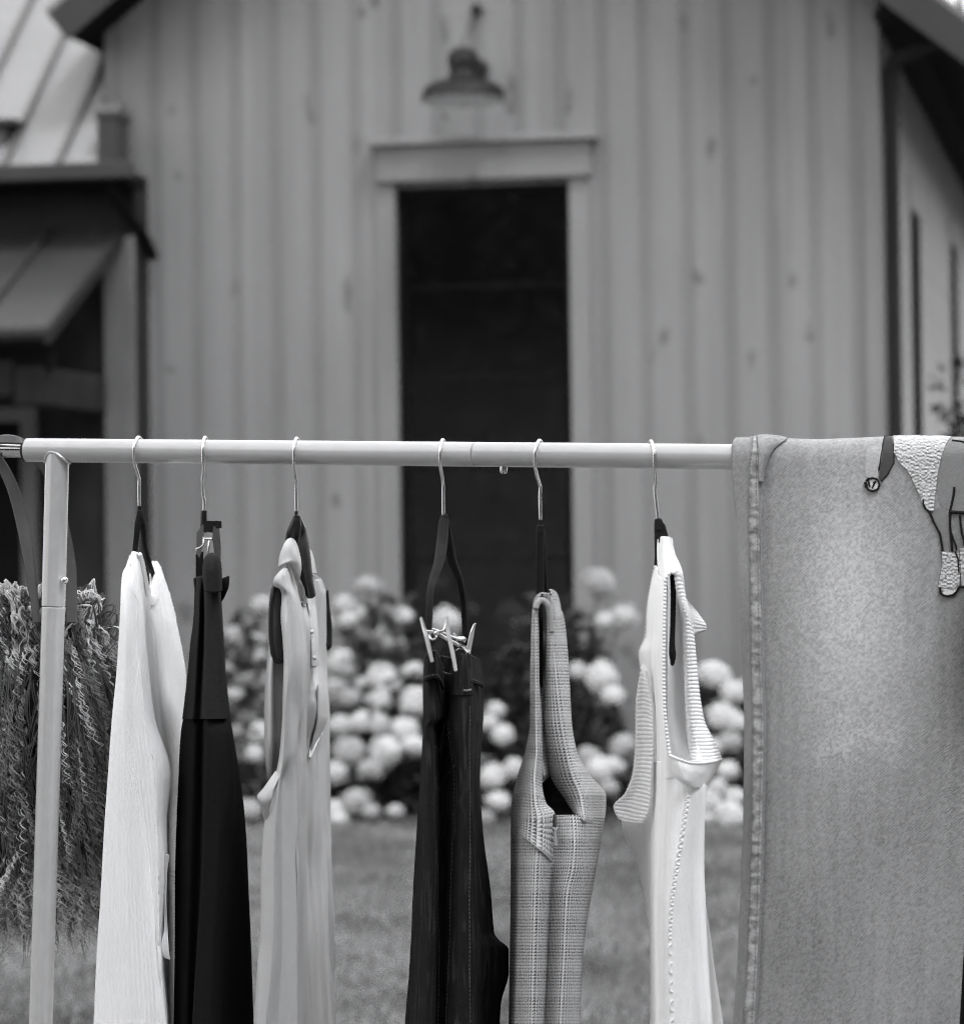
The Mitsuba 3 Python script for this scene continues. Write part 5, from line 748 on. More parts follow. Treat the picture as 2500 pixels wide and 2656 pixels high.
R5 = [[(.0312,4.14,1.152),(.0364,3.965,1.163),(.0432,3.897,1.1669),(.0595,3.879,1.168),(.0761,3.895,1.169),(.079,3.895,1.1682),(.0965,3.885,1.1691),(.1096,3.891,1.1678),(.1174,3.917,1.1651),(.1375,4.061,1.1529),(.1278,4.185,1.144),(.0602,4.185,1.1448)],[(.0306,4.14,1.121),(.0357,3.965,1.1348),(.0413,3.891,1.1406),(.059,3.869,1.1421),(.0752,3.889,1.1403),(.0782,3.889,1.1403),(.0976,3.869,1.1417),(.1091,3.885,1.1402),(.1172,3.911,1.1381),(.1331,4.055,1.1265),(.1234,4.185,1.1163),(.0599,4.185,1.117)],[(.0302,4.14,1.09),(.0346,3.965,1.1051),(.0394,3.889,1.1117),(.0568,3.863,1.1137),(.0723,3.889,1.1113),(.0745,3.889,1.1112),(.0953,3.865,1.1131),(.1078,3.881,1.1115),(.1157,3.911,1.1088),(.1277,4.055,1.0962),(.1191,4.185,1.085),(.0595,4.185,1.0857)],[(.0299,4.14,1.0594),(.0343,3.965,1.0759),(.0385,3.887,1.0832),(.0555,3.859,1.0856),(.0705,3.895,1.082),(.0724,3.895,1.082),(.0888,3.863,1.0848),(.1021,3.877,1.0834),(.1104,3.911,1.08),(.1215,4.045,1.0673),(.1102,4.185,1.0542),(.0542,4.185,1.0549)],[(.0279,4.14,.9805),(.0322,3.965,1.0003),(.0357,3.885,1.0093),(.0527,3.857,1.0123),(.0666,3.893,1.008),(.0681,3.893,1.008),(.0841,3.861,1.0115),(.0955,3.875,1.0097),(.1019,3.905,1.0063),(.1091,4.035,.9914),(.1012,4.185,.9745),(.0532,4.185,.9751)],[(.0256,4.14,.904),(.0291,3.965,.927),(.0327,3.885,.9375),(.05,3.855,.9413),(.0623,3.889,.9367),(.0638,3.889,.9366),(.0795,3.859,.9404),(.0927,3.871,.9387),(.0986,3.901,.9346),(.1058,4.035,.9169),(.0982,4.185,.8972),(.0503,4.185,.8978)],[(.0234,4.14,.8189),(.0265,3.965,.8455),(.0301,3.885,.8577),(.0471,3.855,.862),(.0594,3.889,.8567),(.0609,3.889,.8567),(.0767,3.859,.8611),(.0898,3.871,.8591),(.0957,3.901,.8544),(.1029,4.035,.8339),(.0951,4.185,.8112),(.0472,4.185,.8117)]]
c5 = Cloth(R5, 150, 120, closed=True, thick=0.0024, wrinkle=0.0010, seed=14)
c5.put(g5, 'body', 'houndstooth')
Cloth([[(.0642,3.995,1.2419),(.0701,4.005,1.2413),(.0777,4.005,1.2412),(.0851,3.995,1.2417)],[(.061,3.995,1.2078),(.0737,4.015,1.2065),(.0851,4.015,1.2063),(.1017,3.995,1.2073)],[(.0633,3.985,1.1801),(.0769,4.005,1.1786),(.0921,4.005,1.1784),(.1087,3.985,1.1795)],[(.0719,3.955,1.1595),(.0815,3.965,1.1587),(.0928,3.965,1.1585),(.1113,3.955,1.159)],[(.0713,3.935,1.1423),(.0809,3.945,1.1414),(.0921,3.945,1.1413),(.1105,3.935,1.1419)]], 24, 40).put(g5, 'lining', 'lining')
Cloth([[(.0775,4.075,1.419),(.0806,4.085,1.42),(.0842,4.1,1.4187),(.0879,4.115,1.4131)],[(.0808,4.075,1.4058),(.0838,4.087,1.4072),(.0872,4.103,1.4058),(.0907,4.125,1.4012)],[(.0823,4.065,1.3924),(.085,4.081,1.3925),(.088,4.095,1.3919),(.0921,4.125,1.3875)],[(.0834,4.055,1.3713),(.0862,4.075,1.3709),(.0895,4.085,1.3707),(.0936,4.115,1.3681)],[(.0844,4.045,1.3446),(.0869,4.055,1.3443),(.0905,4.075,1.3438),(.096,4.095,1.3432)]], 24, 50, thick=0.003).put(g5, 'far_strap', 'houndstooth')
Cloth([[(.0614,3.955,1.3087),(.0632,3.951,1.3098),(.0655,3.955,1.3087)],[(.062,3.959,1.2907),(.0638,3.955,1.2909),(.0657,3.959,1.2907)],[(.0622,3.959,1.2738),(.0632,3.955,1.2699),(.0648,3.959,1.2719)]], 12, 24, thick=0.003).put(g5, 'inner_strap', 'houndstooth')
Cloth([[(.057,3.945,1.267),(.0617,3.935,1.2674),(.0674,3.965,1.266)],[(.0549,3.945,1.2353),(.0632,3.935,1.2357),(.0717,3.975,1.2334)],[(.0574,3.945,1.2109),(.0666,3.935,1.2123),(.073,3.975,1.2146)],[(.0627,3.935,1.2025),(.0671,3.945,1.2048),(.0729,3.975,1.2078)]], 20, 30).put(g5, 'facing', 'houndstooth')
put(g5, 'armhole_stitching', stitches(Rp.on(dense([(3, 2), (3, 4), (3, 6), (3, 7), (3, 8)], 200), 0.0012), 0.0030, 0.0012, 0.0006), 'satin_grey', True, kind='stuff')
zp = put(g5, 'zip', cat([slabB(0, [(.0765,3.873,1.1544),(.0784,3.873,1.1544),(.0796,3.871,1.1381),(.0788,3.871,1.1362),(.077,3.871,1.137),(.0757,3.873,1.149)], 0.002), tube(curve([(.0755,3.875,1.1565),(.0776,3.873,1.1541),(.0796,3.875,1.157)], 8), 0.0012, 6)]), 'zip_metal', 40)
put(g5, 'zip_tape', tube(curve([(.0776,3.887,1.1703),(.0772,3.883,1.161),(.077,3.881,1.152)], 12), 0.0016, 6), 'lining', True)

# ---- 6 white knit vest
g6 = thing('knit_vest', 'white knitted vest with ribbed armhole bands, beside the draped denim', 'vest')
Cloth([[(.1987,3.924,1.4783),(.2002,3.894,1.4791),(.2032,3.874,1.4793),(.2073,3.874,1.4789),(.2118,3.884,1.4774)],[(.1982,3.924,1.4619),(.1999,3.886,1.4617),(.2032,3.86,1.4616),(.2081,3.86,1.4615),(.2142,3.884,1.4608)],[(.1987,3.924,1.4488),(.2002,3.874,1.4488),(.2031,3.838,1.4487),(.2093,3.838,1.4487),(.2199,3.884,1.4474)],[(.2003,3.914,1.4367),(.2003,3.864,1.4387),(.203,3.824,1.4415),(.2092,3.818,1.441),(.2222,3.874,1.4375)],[(.2015,3.904,1.4284),(.2004,3.854,1.4305),(.2014,3.816,1.4339),(.2084,3.81,1.4396),(.2229,3.87,1.4264)]], 36, 50, thick=0.0022, wrinkle=0.001).put(g6, 'shoulder', 'white_knit')
Cloth([[(.1965,3.954,1.447),(.1971,3.924,1.4414),(.1981,3.894,1.4349),(.1997,3.854,1.4323),(.2016,3.82,1.4331)],[(.1926,3.964,1.4263),(.1944,3.914,1.4228),(.1967,3.884,1.4212),(.1983,3.844,1.4214),(.2004,3.814,1.4216)],[(.1886,3.974,1.4018),(.1918,3.924,1.4023),(.195,3.884,1.4027),(.1971,3.838,1.4032),(.1996,3.81,1.4035)],[(.1857,3.984,1.3658),(.189,3.934,1.3667),(.1933,3.888,1.3676),(.1957,3.834,1.3687),(.1986,3.806,1.3693)],[(.1791,3.99,1.3468),(.185,3.934,1.3481),(.1914,3.892,1.3491),(.1949,3.834,1.3505),(.1979,3.804,1.3513)],[(.1814,3.984,1.3261),(.1866,3.938,1.3274),(.192,3.894,1.3287),(.1949,3.836,1.3305),(.1976,3.804,1.3314)],[(.1855,3.974,1.3075),(.1889,3.944,1.3085),(.193,3.898,1.3101),(.1952,3.838,1.3122),(.1976,3.804,1.3133)],[(.1905,3.964,1.2702),(.1925,3.934,1.2715),(.1944,3.89,1.2734),(.1958,3.838,1.2758),(.1984,3.804,1.2772)],[(.1902,3.96,1.2328),(.1925,3.93,1.2344),(.1947,3.884,1.2369),(.1967,3.836,1.2394),(.2029,3.804,1.2393)],[(.1898,3.958,1.2048),(.1921,3.928,1.2066),(.1943,3.884,1.2092),(.1973,3.834,1.2123),(.207,3.804,1.2158)]], 50, 110, thick=0.0026, wrinkle=0.0016, seed=21, stretch=(30, 30, 8), crease=0.0018).put(g6, 'side_panel', 'white_knit')
vb = Cloth([[(.179,3.923,1.3354),(.1802,3.919,1.334),(.1815,3.914,1.3316),(.1823,3.909,1.3284)],[(.1744,3.928,1.3093),(.1787,3.928,1.3101),(.1829,3.919,1.3098),(.1863,3.905,1.309)],[(.172,3.93,1.2887),(.1776,3.931,1.2895),(.1846,3.922,1.2889),(.1896,3.903,1.2859)],[(.1714,3.933,1.2531),(.1777,3.934,1.2534),(.1842,3.923,1.2535),(.1899,3.902,1.2545)],[(.1684,3.935,1.2158),(.175,3.936,1.216),(.1819,3.924,1.2159),(.1875,3.902,1.2156)],[(.1588,3.94,1.1885),(.1674,3.941,1.1893),(.1771,3.928,1.1881),(.1857,3.903,1.1869)],[(.1461,3.945,1.1743),(.1598,3.943,1.1724),(.1722,3.928,1.1699),(.1823,3.905,1.1692)],[(.1524,3.941,1.1596),(.1603,3.938,1.1574),(.1682,3.926,1.1571),(.1751,3.914,1.1575)]], 24, 640, thick=0.0022, wrinkle=0.0008, rib=(0.0048, 0.0011)); vb.put(g6, 'ribbed_band', 'white_knit', label='wide ribbed band with cross ribs on the left')
Cloth([[(.2105,3.814,1.4421),(.2135,3.81,1.4414),(.2175,3.824,1.4386),(.2223,3.864,1.432)],[(.2148,3.82,1.4141),(.2166,3.814,1.4141),(.22,3.828,1.414),(.2242,3.864,1.4127)],[(.218,3.828,1.4013),(.2207,3.818,1.3996),(.2249,3.83,1.3957),(.2315,3.874,1.3877)],[(.2222,3.834,1.3884),(.2243,3.822,1.3871),(.2276,3.834,1.3847),(.2328,3.88,1.3802)],[(.2227,3.84,1.3482),(.2259,3.826,1.3485),(.2304,3.84,1.3481),(.2363,3.89,1.3468)],[(.2236,3.844,1.3116),(.227,3.828,1.3121),(.2323,3.844,1.3115),(.2397,3.898,1.3095)],[(.225,3.846,1.275),(.2294,3.828,1.2758),(.2367,3.846,1.2749),(.2464,3.908,1.2711)],[(.2266,3.842,1.2497),(.2339,3.824,1.2505),(.2449,3.848,1.2492),(.2593,3.92,1.2462)],[(.2279,3.824,1.2316),(.2364,3.81,1.2313),(.2495,3.844,1.2296),(.2669,3.928,1.2273)]], 26, 720, thick=0.0022, wrinkle=0.0012, rib=(0.0044, 0.00032)).put(g6, 'armhole_band', 'white_knit')
Cloth([[(.2059,3.894,1.4339),(.2143,3.954,1.4345),(.2216,3.984,1.4344),(.2244,3.934,1.4298)],[(.2046,3.894,1.3655),(.2149,3.964,1.3639),(.227,3.994,1.3631),(.2348,3.934,1.3643)],[(.2037,3.894,1.2916),(.2173,3.974,1.2883),(.2279,3.994,1.2873),(.24,3.944,1.2892)],[(.2044,3.884,1.246),(.2175,3.954,1.2422),(.2318,3.974,1.241),(.2481,3.934,1.2428)],[(.2079,3.854,1.2164),(.2186,3.914,1.2127),(.2303,3.924,1.2119),(.2476,3.904,1.2129)]], 30, 60, wrinkle=0.002).put(g6, 'inside', 'white_knit')
put(g6, 'overlock_edge', bead([(.2087,3.808,1.4403),(.2033,3.81,1.437),(.2003,3.81,1.4289),(.199,3.806,1.4036),(.1976,3.802,1.3675),(.1967,3.8,1.3315),(.197,3.8,1.2955),(.1985,3.8,1.272),(.2004,3.8,1.254),(.202,3.8,1.2395)], 0.0019), 'white_thread', True)
put(g6, 'overlock_edge', bead([(.2092,3.808,1.4403),(.215,3.816,1.4323),(.2181,3.82,1.4159),(.2216,3.828,1.3994),(.2295,3.854,1.3844),(.2319,3.872,1.373),(.2329,3.876,1.3472),(.2358,3.884,1.3101),(.2422,3.894,1.2727)], 0.0017), 'white_thread', True)
Cloth([[(.2291,3.954,1.4116),(.233,3.964,1.407),(.2369,3.974,1.4027),(.2405,3.984,1.3991)],[(.2308,3.954,1.3977),(.2373,3.97,1.3937),(.2438,3.984,1.3906),(.2485,3.994,1.3891)],[(.2341,3.95,1.3827),(.2416,3.97,1.3795),(.2493,3.984,1.3778),(.2562,3.998,1.3764)],[(.2367,3.95,1.3668),(.243,3.97,1.3695),(.2496,3.984,1.3714),(.2554,3.998,1.3726)]], 24, 30, thick=0.0022).put(g6, 'collar_tip', 'white_band', label='white ribbed collar tip sticking out to the right')
Cloth([[(.2016,3.8,1.2399),(.2066,3.792,1.2378),(.2135,3.788,1.235),(.2244,3.79,1.2315),(.2359,3.802,1.2304),(.2488,3.834,1.2298),(.2667,3.928,1.2269)],[(.2025,3.798,1.2324),(.2082,3.79,1.2292),(.215,3.785,1.2258),(.225,3.788,1.2228),(.2358,3.802,1.2224),(.2465,3.834,1.2222),(.2622,3.92,1.2192)],[(.2046,3.798,1.2234),(.2098,3.79,1.2193),(.2167,3.786,1.2159),(.2256,3.79,1.2132),(.2344,3.804,1.2133),(.244,3.836,1.213),(.2557,3.908,1.2107)],[(.2078,3.802,1.2159),(.2128,3.794,1.2117),(.2187,3.79,1.2082),(.2261,3.794,1.2054),(.2332,3.808,1.204),(.2408,3.84,1.2026),(.2491,3.9,1.2002)]], 60, 36, thick=0.0022, wrinkle=0.0008).put(g6, 'armhole_base', 'white_knit')
R6 = [[(.1901,3.96,1.2234),(.1924,3.93,1.2251),(.1949,3.884,1.2277),(.1988,3.834,1.2304),(.2092,3.81,1.2262),(.2161,3.806,1.2192),(.2328,3.814,1.2149),(.2496,3.894,1.2098),(.2539,4.094,1.2015),(.22,4.114,1.2046)],[(.1896,3.964,1.195),(.1919,3.928,1.1973),(.1941,3.882,1.2002),(.1981,3.828,1.2036),(.2105,3.806,1.2048),(.2228,3.8,1.2032),(.2354,3.814,1.204),(.2489,3.898,1.1994),(.2517,4.094,1.1859),(.2198,4.114,1.1851)],[(.1576,4.016,1.1517),(.1862,3.944,1.1567),(.192,3.88,1.1613),(.1956,3.824,1.1654),(.208,3.802,1.1669),(.2179,3.798,1.1671),(.231,3.81,1.166),(.2445,3.9,1.1592),(.2492,4.094,1.1448),(.2119,4.124,1.1431)],[(.1754,4.012,1.0993),(.1855,3.944,1.1051),(.1884,3.88,1.1106),(.1911,3.824,1.1155),(.2001,3.802,1.1173),(.2093,3.797,1.1176),(.2247,3.806,1.1166),(.2435,3.902,1.108),(.2466,4.094,1.0913),(.2151,4.124,1.0891)],[(.182,4.006,1.0575),(.1848,3.938,1.0641),(.1868,3.878,1.07),(.1884,3.822,1.0754),(.1959,3.8,1.0774),(.2031,3.796,1.0777),(.222,3.804,1.0767),(.2446,3.902,1.0669),(.2438,4.094,1.0482),(.2138,4.124,1.0457)],[(.1859,3.984,1.0172),(.1849,3.938,1.0222),(.1863,3.878,1.0286),(.1881,3.822,1.0347),(.1942,3.8,1.037),(.2003,3.796,1.0373),(.2215,3.804,1.0362),(.2462,3.902,1.0253),(.2432,4.094,1.0046),(.2132,4.124,1.0017)],[(.1849,3.974,.9238),(.1847,3.938,.9285),(.186,3.878,.9364),(.1869,3.822,.9438),(.1942,3.8,.9466),(.2014,3.796,.9471),(.2248,3.804,.9457),(.2505,3.902,.9325),(.2468,4.094,.9072),(.212,4.124,.9037)],[(.1843,3.974,.835),(.184,3.938,.8405),(.1853,3.878,.8498),(.1858,3.822,.8584),(.1942,3.8,.8617),(.2016,3.796,.8622),(.2259,3.804,.8607),(.2535,3.902,.8453),(.248,4.094,.8157),(.2108,4.124,.8115)]]
c6 = Cloth(R6, 140, 140, closed=True, thick=0.0026, wrinkle=0.0014, seed=23, stretch=(26, 26, 5), crease=0.0014)
c6.put(g6, 'body', 'white_knit')
Cloth([[(.2455,3.924,1.0601),(.2476,3.954,1.0576),(.2499,3.984,1.0541),(.2523,4.014,1.0497)],[(.2463,3.924,1.0346),(.2498,3.964,1.0303),(.2537,4.004,1.0261),(.2581,4.044,1.0194)],[(.2485,3.924,.9881),(.2535,3.974,.9822),(.2596,4.024,.9763),(.2657,4.074,.9679)],[(.2505,3.924,.9296),(.2581,3.984,.9216),(.2668,4.044,.9136),(.2757,4.094,.9069)],[(.2528,3.924,.8419),(.2626,3.984,.8325),(.2728,4.044,.8231),(.2844,4.094,.8153)]], 24, 70, wrinkle=0.001).put(g6, 'far_panel', 'white_knit')
for k in range(28):
    r = np.interp(k, [0, 4, 8, 16, 27], [1.25, 1.85, 2.45, 3.9, 6.4])
    q = c6.on(np.array([(5.08, r), (4.84, r + 0.03), (4.76, r + 0.075), (4.86, r + 0.12), (5.08, r + 0.13)]), 0.0018)
    put(g6, 'scallop', tube(curve(q, 12), 0.0012, 7), 'white_thread', True)
put(g6, 'overlock_edge', bead([(.1964,3.952,1.447),(.1925,3.962,1.4263),(.1885,3.972,1.4018),(.1857,3.982,1.3658),(.1791,3.988,1.3468),(.1803,3.986,1.3336),(.1826,3.974,1.3207),(.1875,3.93,1.3081),(.1906,3.924,1.285),(.1909,3.922,1.2534),(.1885,3.922,1.2144),(.1862,3.924,1.1864)], 0.0014, 0.005), 'white_thread', True)
put(g6, 'overlock_edge', bead([(.2018,3.796,1.2398),(.2065,3.79,1.2379),(.2134,3.786,1.2351),(.2243,3.788,1.2317),(.2358,3.8,1.2305),(.2487,3.832,1.2299),(.2664,3.924,1.2271),(.2601,3.918,1.2398),(.2463,3.906,1.2712),(.2395,3.896,1.3096),(.2362,3.888,1.3468),(.2327,3.878,1.3802)], 0.0016), 'white_thread', True)
put(g6, 'joining_seam', tube(c6.on(dense([(5.03, 1.2), (5.03, 3), (5.03, 5), (5.03, 7)], 120), 0.0006), 0.0008, 6), 'white_thread', True)

# ---- 7 light denim jeans folded over the rail
g7 = thing('light_jeans', 'pale washed denim jeans leg folded over the rail, with an embroidered animal', 'jeans')
R7 = [[(.2919,3.9019,1.3796),(.3025,3.9067,1.3794),(.3116,3.9078,1.3793),(.3188,3.9035,1.3793),(.3776,3.8887,1.3788),(.4495,3.8616,1.3784),(.5393,3.8223,1.378)],[(.2866,3.8939,1.5001),(.3035,3.8987,1.4999),(.3119,3.9001,1.4998),(.3198,3.8955,1.4997),(.3785,3.8807,1.4988),(.4502,3.8536,1.4975),(.5429,3.8154,1.4959)],[(.2844,3.8826,1.5659),(.3031,3.8827,1.5657),(.3114,3.8831,1.5656),(.3193,3.8795,1.5654),(.3776,3.8627,1.5642),(.4492,3.8376,1.5625),(.545,3.8025,1.5603)],[(.2834,3.8768,1.5822),(.3028,3.8757,1.5819),(.3102,3.8753,1.5818),(.3174,3.8719,1.5816),(.377,3.8537,1.5803),(.4485,3.8296,1.5786),(.5457,3.796,1.5762)],[(.2839,3.8664,1.5887),(.3014,3.8608,1.5892),(.3083,3.8585,1.5899),(.3148,3.8564,1.5895),(.3754,3.8367,1.5853),(.4468,3.8136,1.5857),(.5438,3.782,1.5824)],[(.2804,3.8553,1.5852),(.3006,3.8467,1.5857),(.307,3.8435,1.5864),(.3139,3.8423,1.5857),(.374,3.8227,1.5822),(.4451,3.7996,1.5825),(.5435,3.7696,1.5791)],[(.2787,3.8487,1.5791),(.2996,3.8388,1.5789),(.3072,3.8342,1.5793),(.313,3.8354,1.5789),(.3731,3.8147,1.5763),(.4441,3.7916,1.5758),(.5422,3.7616,1.5728)],[(.2783,3.8457,1.5678),(.2978,3.8331,1.5672),(.3059,3.8274,1.5669),(.3107,3.831,1.567),(.3725,3.8097,1.5655),(.4433,3.7866,1.5639),(.5415,3.7576,1.5618)],[(.2788,3.8454,1.544),(.2965,3.8335,1.5435),(.3055,3.8264,1.5432),(.3094,3.8303,1.5433),(.3719,3.8067,1.5419),(.4428,3.7846,1.5405),(.5405,3.7578,1.5386)],[(.2816,3.8463,1.4995),(.2952,3.8337,1.4991),(.3057,3.8251,1.4989),(.3087,3.8293,1.4989),(.371,3.8037,1.4978),(.4419,3.7826,1.4966),(.5371,3.7587,1.4951)],[(.2846,3.8472,1.44),(.2958,3.8332,1.4399),(.3058,3.8248,1.4398),(.3085,3.8291,1.4398),(.3699,3.8007,1.4391),(.4409,3.7806,1.4382),(.533,3.7618,1.4372)],[(.2863,3.8483,1.3509),(.2958,3.8329,1.3512),(.306,3.8244,1.3513),(.3087,3.8286,1.3512),(.3685,3.7987,1.3512),(.4394,3.7786,1.3508),(.5268,3.7656,1.3501)],[(.2888,3.8471,1.27),(.2972,3.832,1.2706),(.3074,3.8236,1.2709),(.3098,3.8279,1.2706),(.3618,3.7995,1.2713),(.4274,3.7811,1.2713),(.535,3.7646,1.2708)],[(.2865,3.8474,1.1674),(.2954,3.8322,1.1684),(.3045,3.8241,1.1689),(.3069,3.8284,1.1685),(.3604,3.7985,1.1701),(.426,3.7811,1.1705),(.5271,3.7667,1.1703)],[(.2831,3.8482,1.099),(.2929,3.8327,1.1003),(.302,3.8246,1.1009),(.3044,3.8289,1.1005),(.3593,3.7975,1.1027),(.425,3.7811,1.1034),(.5217,3.7682,1.1033)],[(.2775,3.8496,1.0078),(.2875,3.8341,1.0095),(.2973,3.8257,1.0103),(.2999,3.83,1.0098),(.3581,3.7975,1.0128),(.4238,3.7811,1.0139),(.5146,3.7701,1.014)],[(.2721,3.8511,.9389),(.2826,3.8354,.9409),(.293,3.8268,.9419),(.2956,3.8311,.9413),(.3572,3.7975,.945),(.4228,3.7811,.9463),(.5098,3.7713,.9465)],[(.2665,3.8525,.8527),(.2779,3.8365,.855),(.2886,3.8279,.8563),(.2912,3.8322,.8556),(.3538,3.7982,.86),(.4217,3.7811,.8618),(.5034,3.773,.8621)]]
c7 = Cloth(R7, 120, 240, thick=0.0024, wrinkle=0.0034, seed=31, stretch=(10, 10, 6))
c7.put(g7, 'leg', 'light_denim')
rows = [c7.on(np.array([(q, r) for q in (1.02, 1.3, 1.6, 1.95)]), 0.0016) for r in np.linspace(4.0, 17, 60)]
sm = Cloth(rows, 16, 240, thick=0.0016, wrinkle=0.0007, stretch=(120, 120, 120)); sm.put(g7, 'side_seam', 'denim_seam', label='puckered double-stitched side seam')
for q in (0.93, 1.0, 1.98): put(g7, 'seam_ridge', tube(c7.on(dense([(q, 4.0), (q, 8), (q, 12), (q, 17)], 200), 0.0012), 0.0012 if q != 1.0 else 0.0008, 7), 'light_denim', True)
put(g7, 'stitching', cat([stitches(c7.on(dense([(q, 4.2), (q, 8), (q, 12), (q, 17)], 300), 0.0040 if q > 1.05 else 0.003), 0.0030, 0.0012, 0.0005) for q in (1.16, 1.80)]), 'black_denim_thread', True, kind='stuff')
Cloth([[(.308,3.8607,1.5903),(.3148,3.8564,1.5907),(.325,3.8531,1.5898),(.3388,3.8507,1.5872)],[(.307,3.8446,1.5876),(.3134,3.8394,1.5877),(.3234,3.8351,1.5862),(.3351,3.8334,1.5842)],[(.3066,3.8303,1.5788),(.3115,3.8267,1.5786),(.3173,3.8258,1.5771),(.3227,3.8281,1.5756)],[(.3068,3.8251,1.5683),(.3099,3.822,1.5679),(.3135,3.8229,1.5667),(.3167,3.8259,1.5655)],[(.3066,3.823,1.5549),(.3082,3.8215,1.5546),(.3101,3.8229,1.554),(.3122,3.8263,1.5532)],[(.3064,3.823,1.5402),(.3072,3.8217,1.5396),(.3082,3.8235,1.539),(.3094,3.8272,1.5385)]], 30, 60, thick=0.003).put(g7, 'top_fold', 'light_denim')

# the embroidered animal: cloth patches sewn on the leg and outlined with black cord
def patch(name, outline, m, th=0.0016, label=None):
    """A flat sewn patch: outline in the leg's own (column, row), laid on the cloth."""
    from shapely.geometry import Polygon, Point
    import shapely
    pg = Polygon(outline).buffer(0)
    pts, tri = trimesh.creation.triangulate_polygon(pg.segmentize(0.05) if hasattr(pg, 'segmentize') else shapely.segmentize(pg, 0.05), engine='earcut')
    m2 = trimesh.Trimesh(np.c_[pts, np.zeros(len(pts))], tri, process=False)
    v, f = trimesh.remesh.subdivide_to_size(m2.vertices, m2.faces, 0.022 if m == 'boucle' else 0.05)
    mm = trimesh.Trimesh(v, f, process=True)
    top = c7.on(mm.vertices[:, :2], th);
    if m == 'boucle': top = top + np.array([0, -1, 0.25]) * 0.0011 * (meshkit.noise(top * 520, 3) - 0.35)[:, None]
    bot = c7.on(mm.vertices[:, :2], 0.0006)
    edges = mm.edges_sorted[trimesh.grouping.group_rows(mm.edges_sorted, require_count=1)]
    n = len(top); side = np.vstack([np.stack([edges[:, 0], edges[:, 1], edges[:, 1] + n], 1), np.stack([edges[:, 0], edges[:, 1] + n, edges[:, 0] + n], 1)])
    return put(g7, name, trimesh.Trimesh(np.vstack([top, bot]), np.vstack([mm.faces, mm.faces[:, ::-1] + n, side]), process=False), m, True, label=label)
def leg(x, y):
    """(column, row) on the leg from a place given on its flat pattern (pattern units, origin at the folded top)."""
    r = float(np.interp(y, [95, 122, 164, 240, 400, 700, 1100, 1700], [4, 5, 6, 7, 8, 9, 10, 11]))
    cols = np.array([0, 1, 2, 3, 4, 5, 6.0]); xs = [np.interp(r, [4, 6, 8, 9, 10, 11], t) for t in ([168, 142, 148, 170, 195, 214], [288, 288, 273, 268, 278, 286], [335, 342, 338, 344, 350, 360], [380, 380, 362, 362, 366, 376], [800] * 6, [1300] * 6, [1990, 2000, 1995, 1975, 1950, 1912])]
    return (float(PchipInterpolator(xs, cols)(x)), r)
def P2(*pts): return [leg(x, y) for x, y in pts]
patch('boucle_patch', P2((1345,108),(1480,104),(1620,106),(1762,112),(1715,190),(1680,300),(1662,400),(1650,520),(1640,645),(1600,650),(1560,600),(1535,520),(1500,450),(1450,350),(1385,280),(1350,220),(1352,160)), 'boucle', 0.0030, 'pale looped wool patch of the embroidered animal')
patch('wool_tuft', P2((1150,175),(1225,170),(1262,180),(1250,260),(1230,330),(1230,400),(1180,405),(1140,395),(1135,330),(1140,250)), 'wool_tuft', 0.0022)
patch('dark_felt_leg', P2((1282,106),(1336,112),(1346,170),(1350,285),(1320,345),(1296,385),(1256,432),(1236,405),(1242,340),(1262,250),(1270,180)), 'felt_dark', 0.0022, 'dark felt raised leg')
patch('hoof', P2((1140,425),(1165,408),(1200,404),(1232,420),(1242,455),(1228,488),(1190,500),(1158,488),(1140,462)), 'white_knit', 0.0026)
patch('felt_body', P2((1768,135),(1880,128),(1960,128),(1975,300),(1970,640),(1880,655),(1760,648),(1690,610),(1664,540),(1668,400),(1690,300),(1722,200)), 'felt_grey', 0.0020, 'grey felt body')
patch('felt_front_leg', P2((1610,650),(1690,615),(1750,655),(1758,760),(1770,860),(1775,950),(1705,955),(1692,830),(1650,730)), 'felt_grey', 0.0016)
patch('felt_back_leg', P2((1782,680),(1830,680),(1846,790),(1866,880),(1860,930),(1815,940),(1795,850)), 'felt_grey', 0.0016)
patch('boucle_foot', P2((1700,952),(1760,958),(1828,962),(1840,1100),(1832,1205),(1810,1235),(1740,1225),(1675,1215),(1690,1130),(1706,1050)), 'boucle', 0.0034)
patch('boucle_foot', P2((1832,935),(1880,915),(1945,915),(1950,1100),(1940,1215),(1850,1210),(1842,1100),(1836,1000)), 'boucle', 0.0034)
patch('hoof', P2((1692,1222),(1740,1230),(1825,1225),(1805,1262),(1760,1280),(1710,1270)), 'white_knit', 0.0026)
def cord(pts, r=0.0016, lift=0.0026):
    r *= 0.72; p = dense(np.array(P2(*pts)), 60); put(g7, 'outline_cord', tube(c7.on(p, lift), r, 7), 'black_thread', True)
cord([(1563,560),(1566,600),(1580,630),(1605,650),(1635,720),(1685,820),(1697,880),(1706,952)], 0.0018)
cord([(1790,470),(1786,520),(1775,580),(1758,655),(1760,760),(1768,850),(1776,950)], 0.0019)
cord([(1757,655),(1800,658),(1880,662),(1960,664)], 0.0026)
cord([(1832,680),(1842,760),(1852,820),(1868,870),(1868,905)], 0.0017)
cord([(1766,800),(1785,860),(1802,900),(1810,940)], 0.0014)
cord([(1770,138),(1830,142),(1880,152),(1950,160)], 0.0014)
cord([(1690,1222),(1690,1262),(1712,1278),(1745,1286),(1790,1274),(1815,1250),(1830,1218)], 0.0017, 0.0036)
cord([(1828,1214),(1890,1216),(1940,1216)], 0.0016)
cord([(1140,425),(1165,408),(1200,404),(1232,420),(1243,455),(1228,488),(1190,502),(1158,490),(1146,468)], 0.0016, 0.0036)
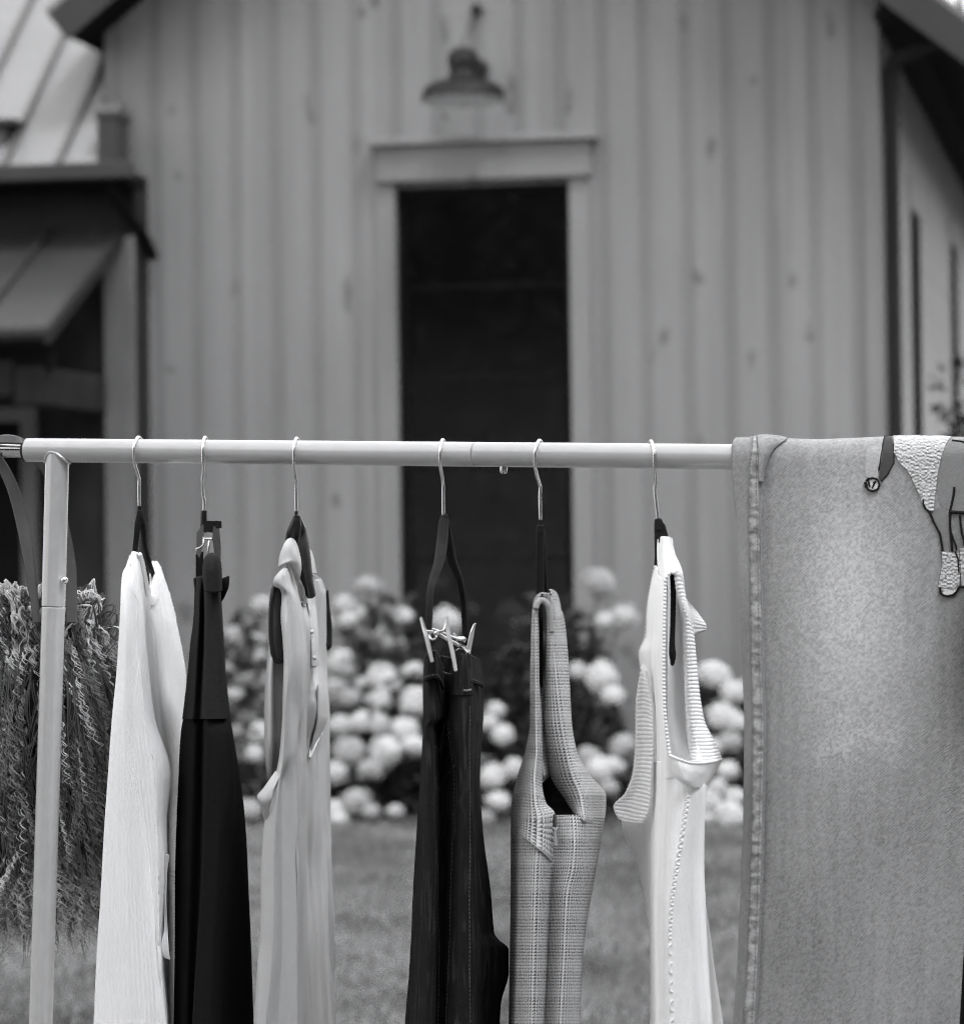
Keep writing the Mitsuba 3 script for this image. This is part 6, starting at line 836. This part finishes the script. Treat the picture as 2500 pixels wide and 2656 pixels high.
cord([(1196,440),(1212,430),(1188,480)], 0.0013, 0.0036); cord([(1160,420),(1165,450),(1172,470)], 0.0013, 0.0036); cord([(1128,445),(1140,440),(1146,462),(1132,468)], 0.0022, 0.0036)
cord([(1282,106),(1262,200),(1246,300),(1236,350)], 0.0009); cord([(1345,160),(1352,285),(1300,380),(1256,432)], 0.0009)
cord([(1800,950),(1822,1010),(1828,1080),(1830,1110)], 0.0012, 0.0042)

# ---- a black garment further along the rail, only its edge shows past the jeans
g8 = thing('black_garment', 'black garment behind the draped denim, only a sliver at the lower right edge', 'garment')
bx = np.array((0.5747, 3.7698, 1.5611))
R8 = [[(.5531,3.8,1.5011),(.5508,3.74,1.5127),(.5597,3.73,1.5165),(.5871,3.8,1.5133),(.6102,3.95,1.5115),(.5838,3.95,1.5118)],[(.5394,3.83,1.4294),(.5308,3.71,1.4299),(.5622,3.7,1.4296),(.6144,3.82,1.4285),(.6469,4.05,1.4272),(.5884,4.05,1.428)],[(.53,3.83,1.217),(.5321,3.77,1.2205),(.5736,3.74,1.2217),(.6197,3.82,1.2164),(.6497,4.06,1.2019),(.5821,4.06,1.2027)],[(.5228,3.84,1.0037),(.5277,3.79,1.0094),(.5778,3.76,1.0122),(.6251,3.82,1.0048),(.6509,4.06,.977),(.5743,4.06,.9779)],[(.5144,3.84,.8339),(.5225,3.8,.8402),(.5753,3.76,.8459),(.6268,3.82,.8357),(.6482,4.06,.7973),(.5672,4.06,.7983)]]
Cloth(R8, 60, 60, closed=True, wrinkle=0.001).put(g8, 'body', 'black_velour')
h8 = hanger('black hanger of the black garment at the far right, beyond the draped denim', [(.5757,3.816,1.5562),(.5756,3.814,1.5689),(.5727,3.8,1.5735),(.5697,3.786,1.5672),(.5682,3.782,1.5595),(.5688,3.784,1.5511),(.5718,3.8,1.5389),(.5719,3.8,1.5178)])
arm(h8, 'arm', [(.5546,3.725,1.502),(.5672,3.78,1.5132),(.572,3.8,1.5194),(.5813,3.84,1.5142),(.5976,3.92,1.5045)], 0.006)
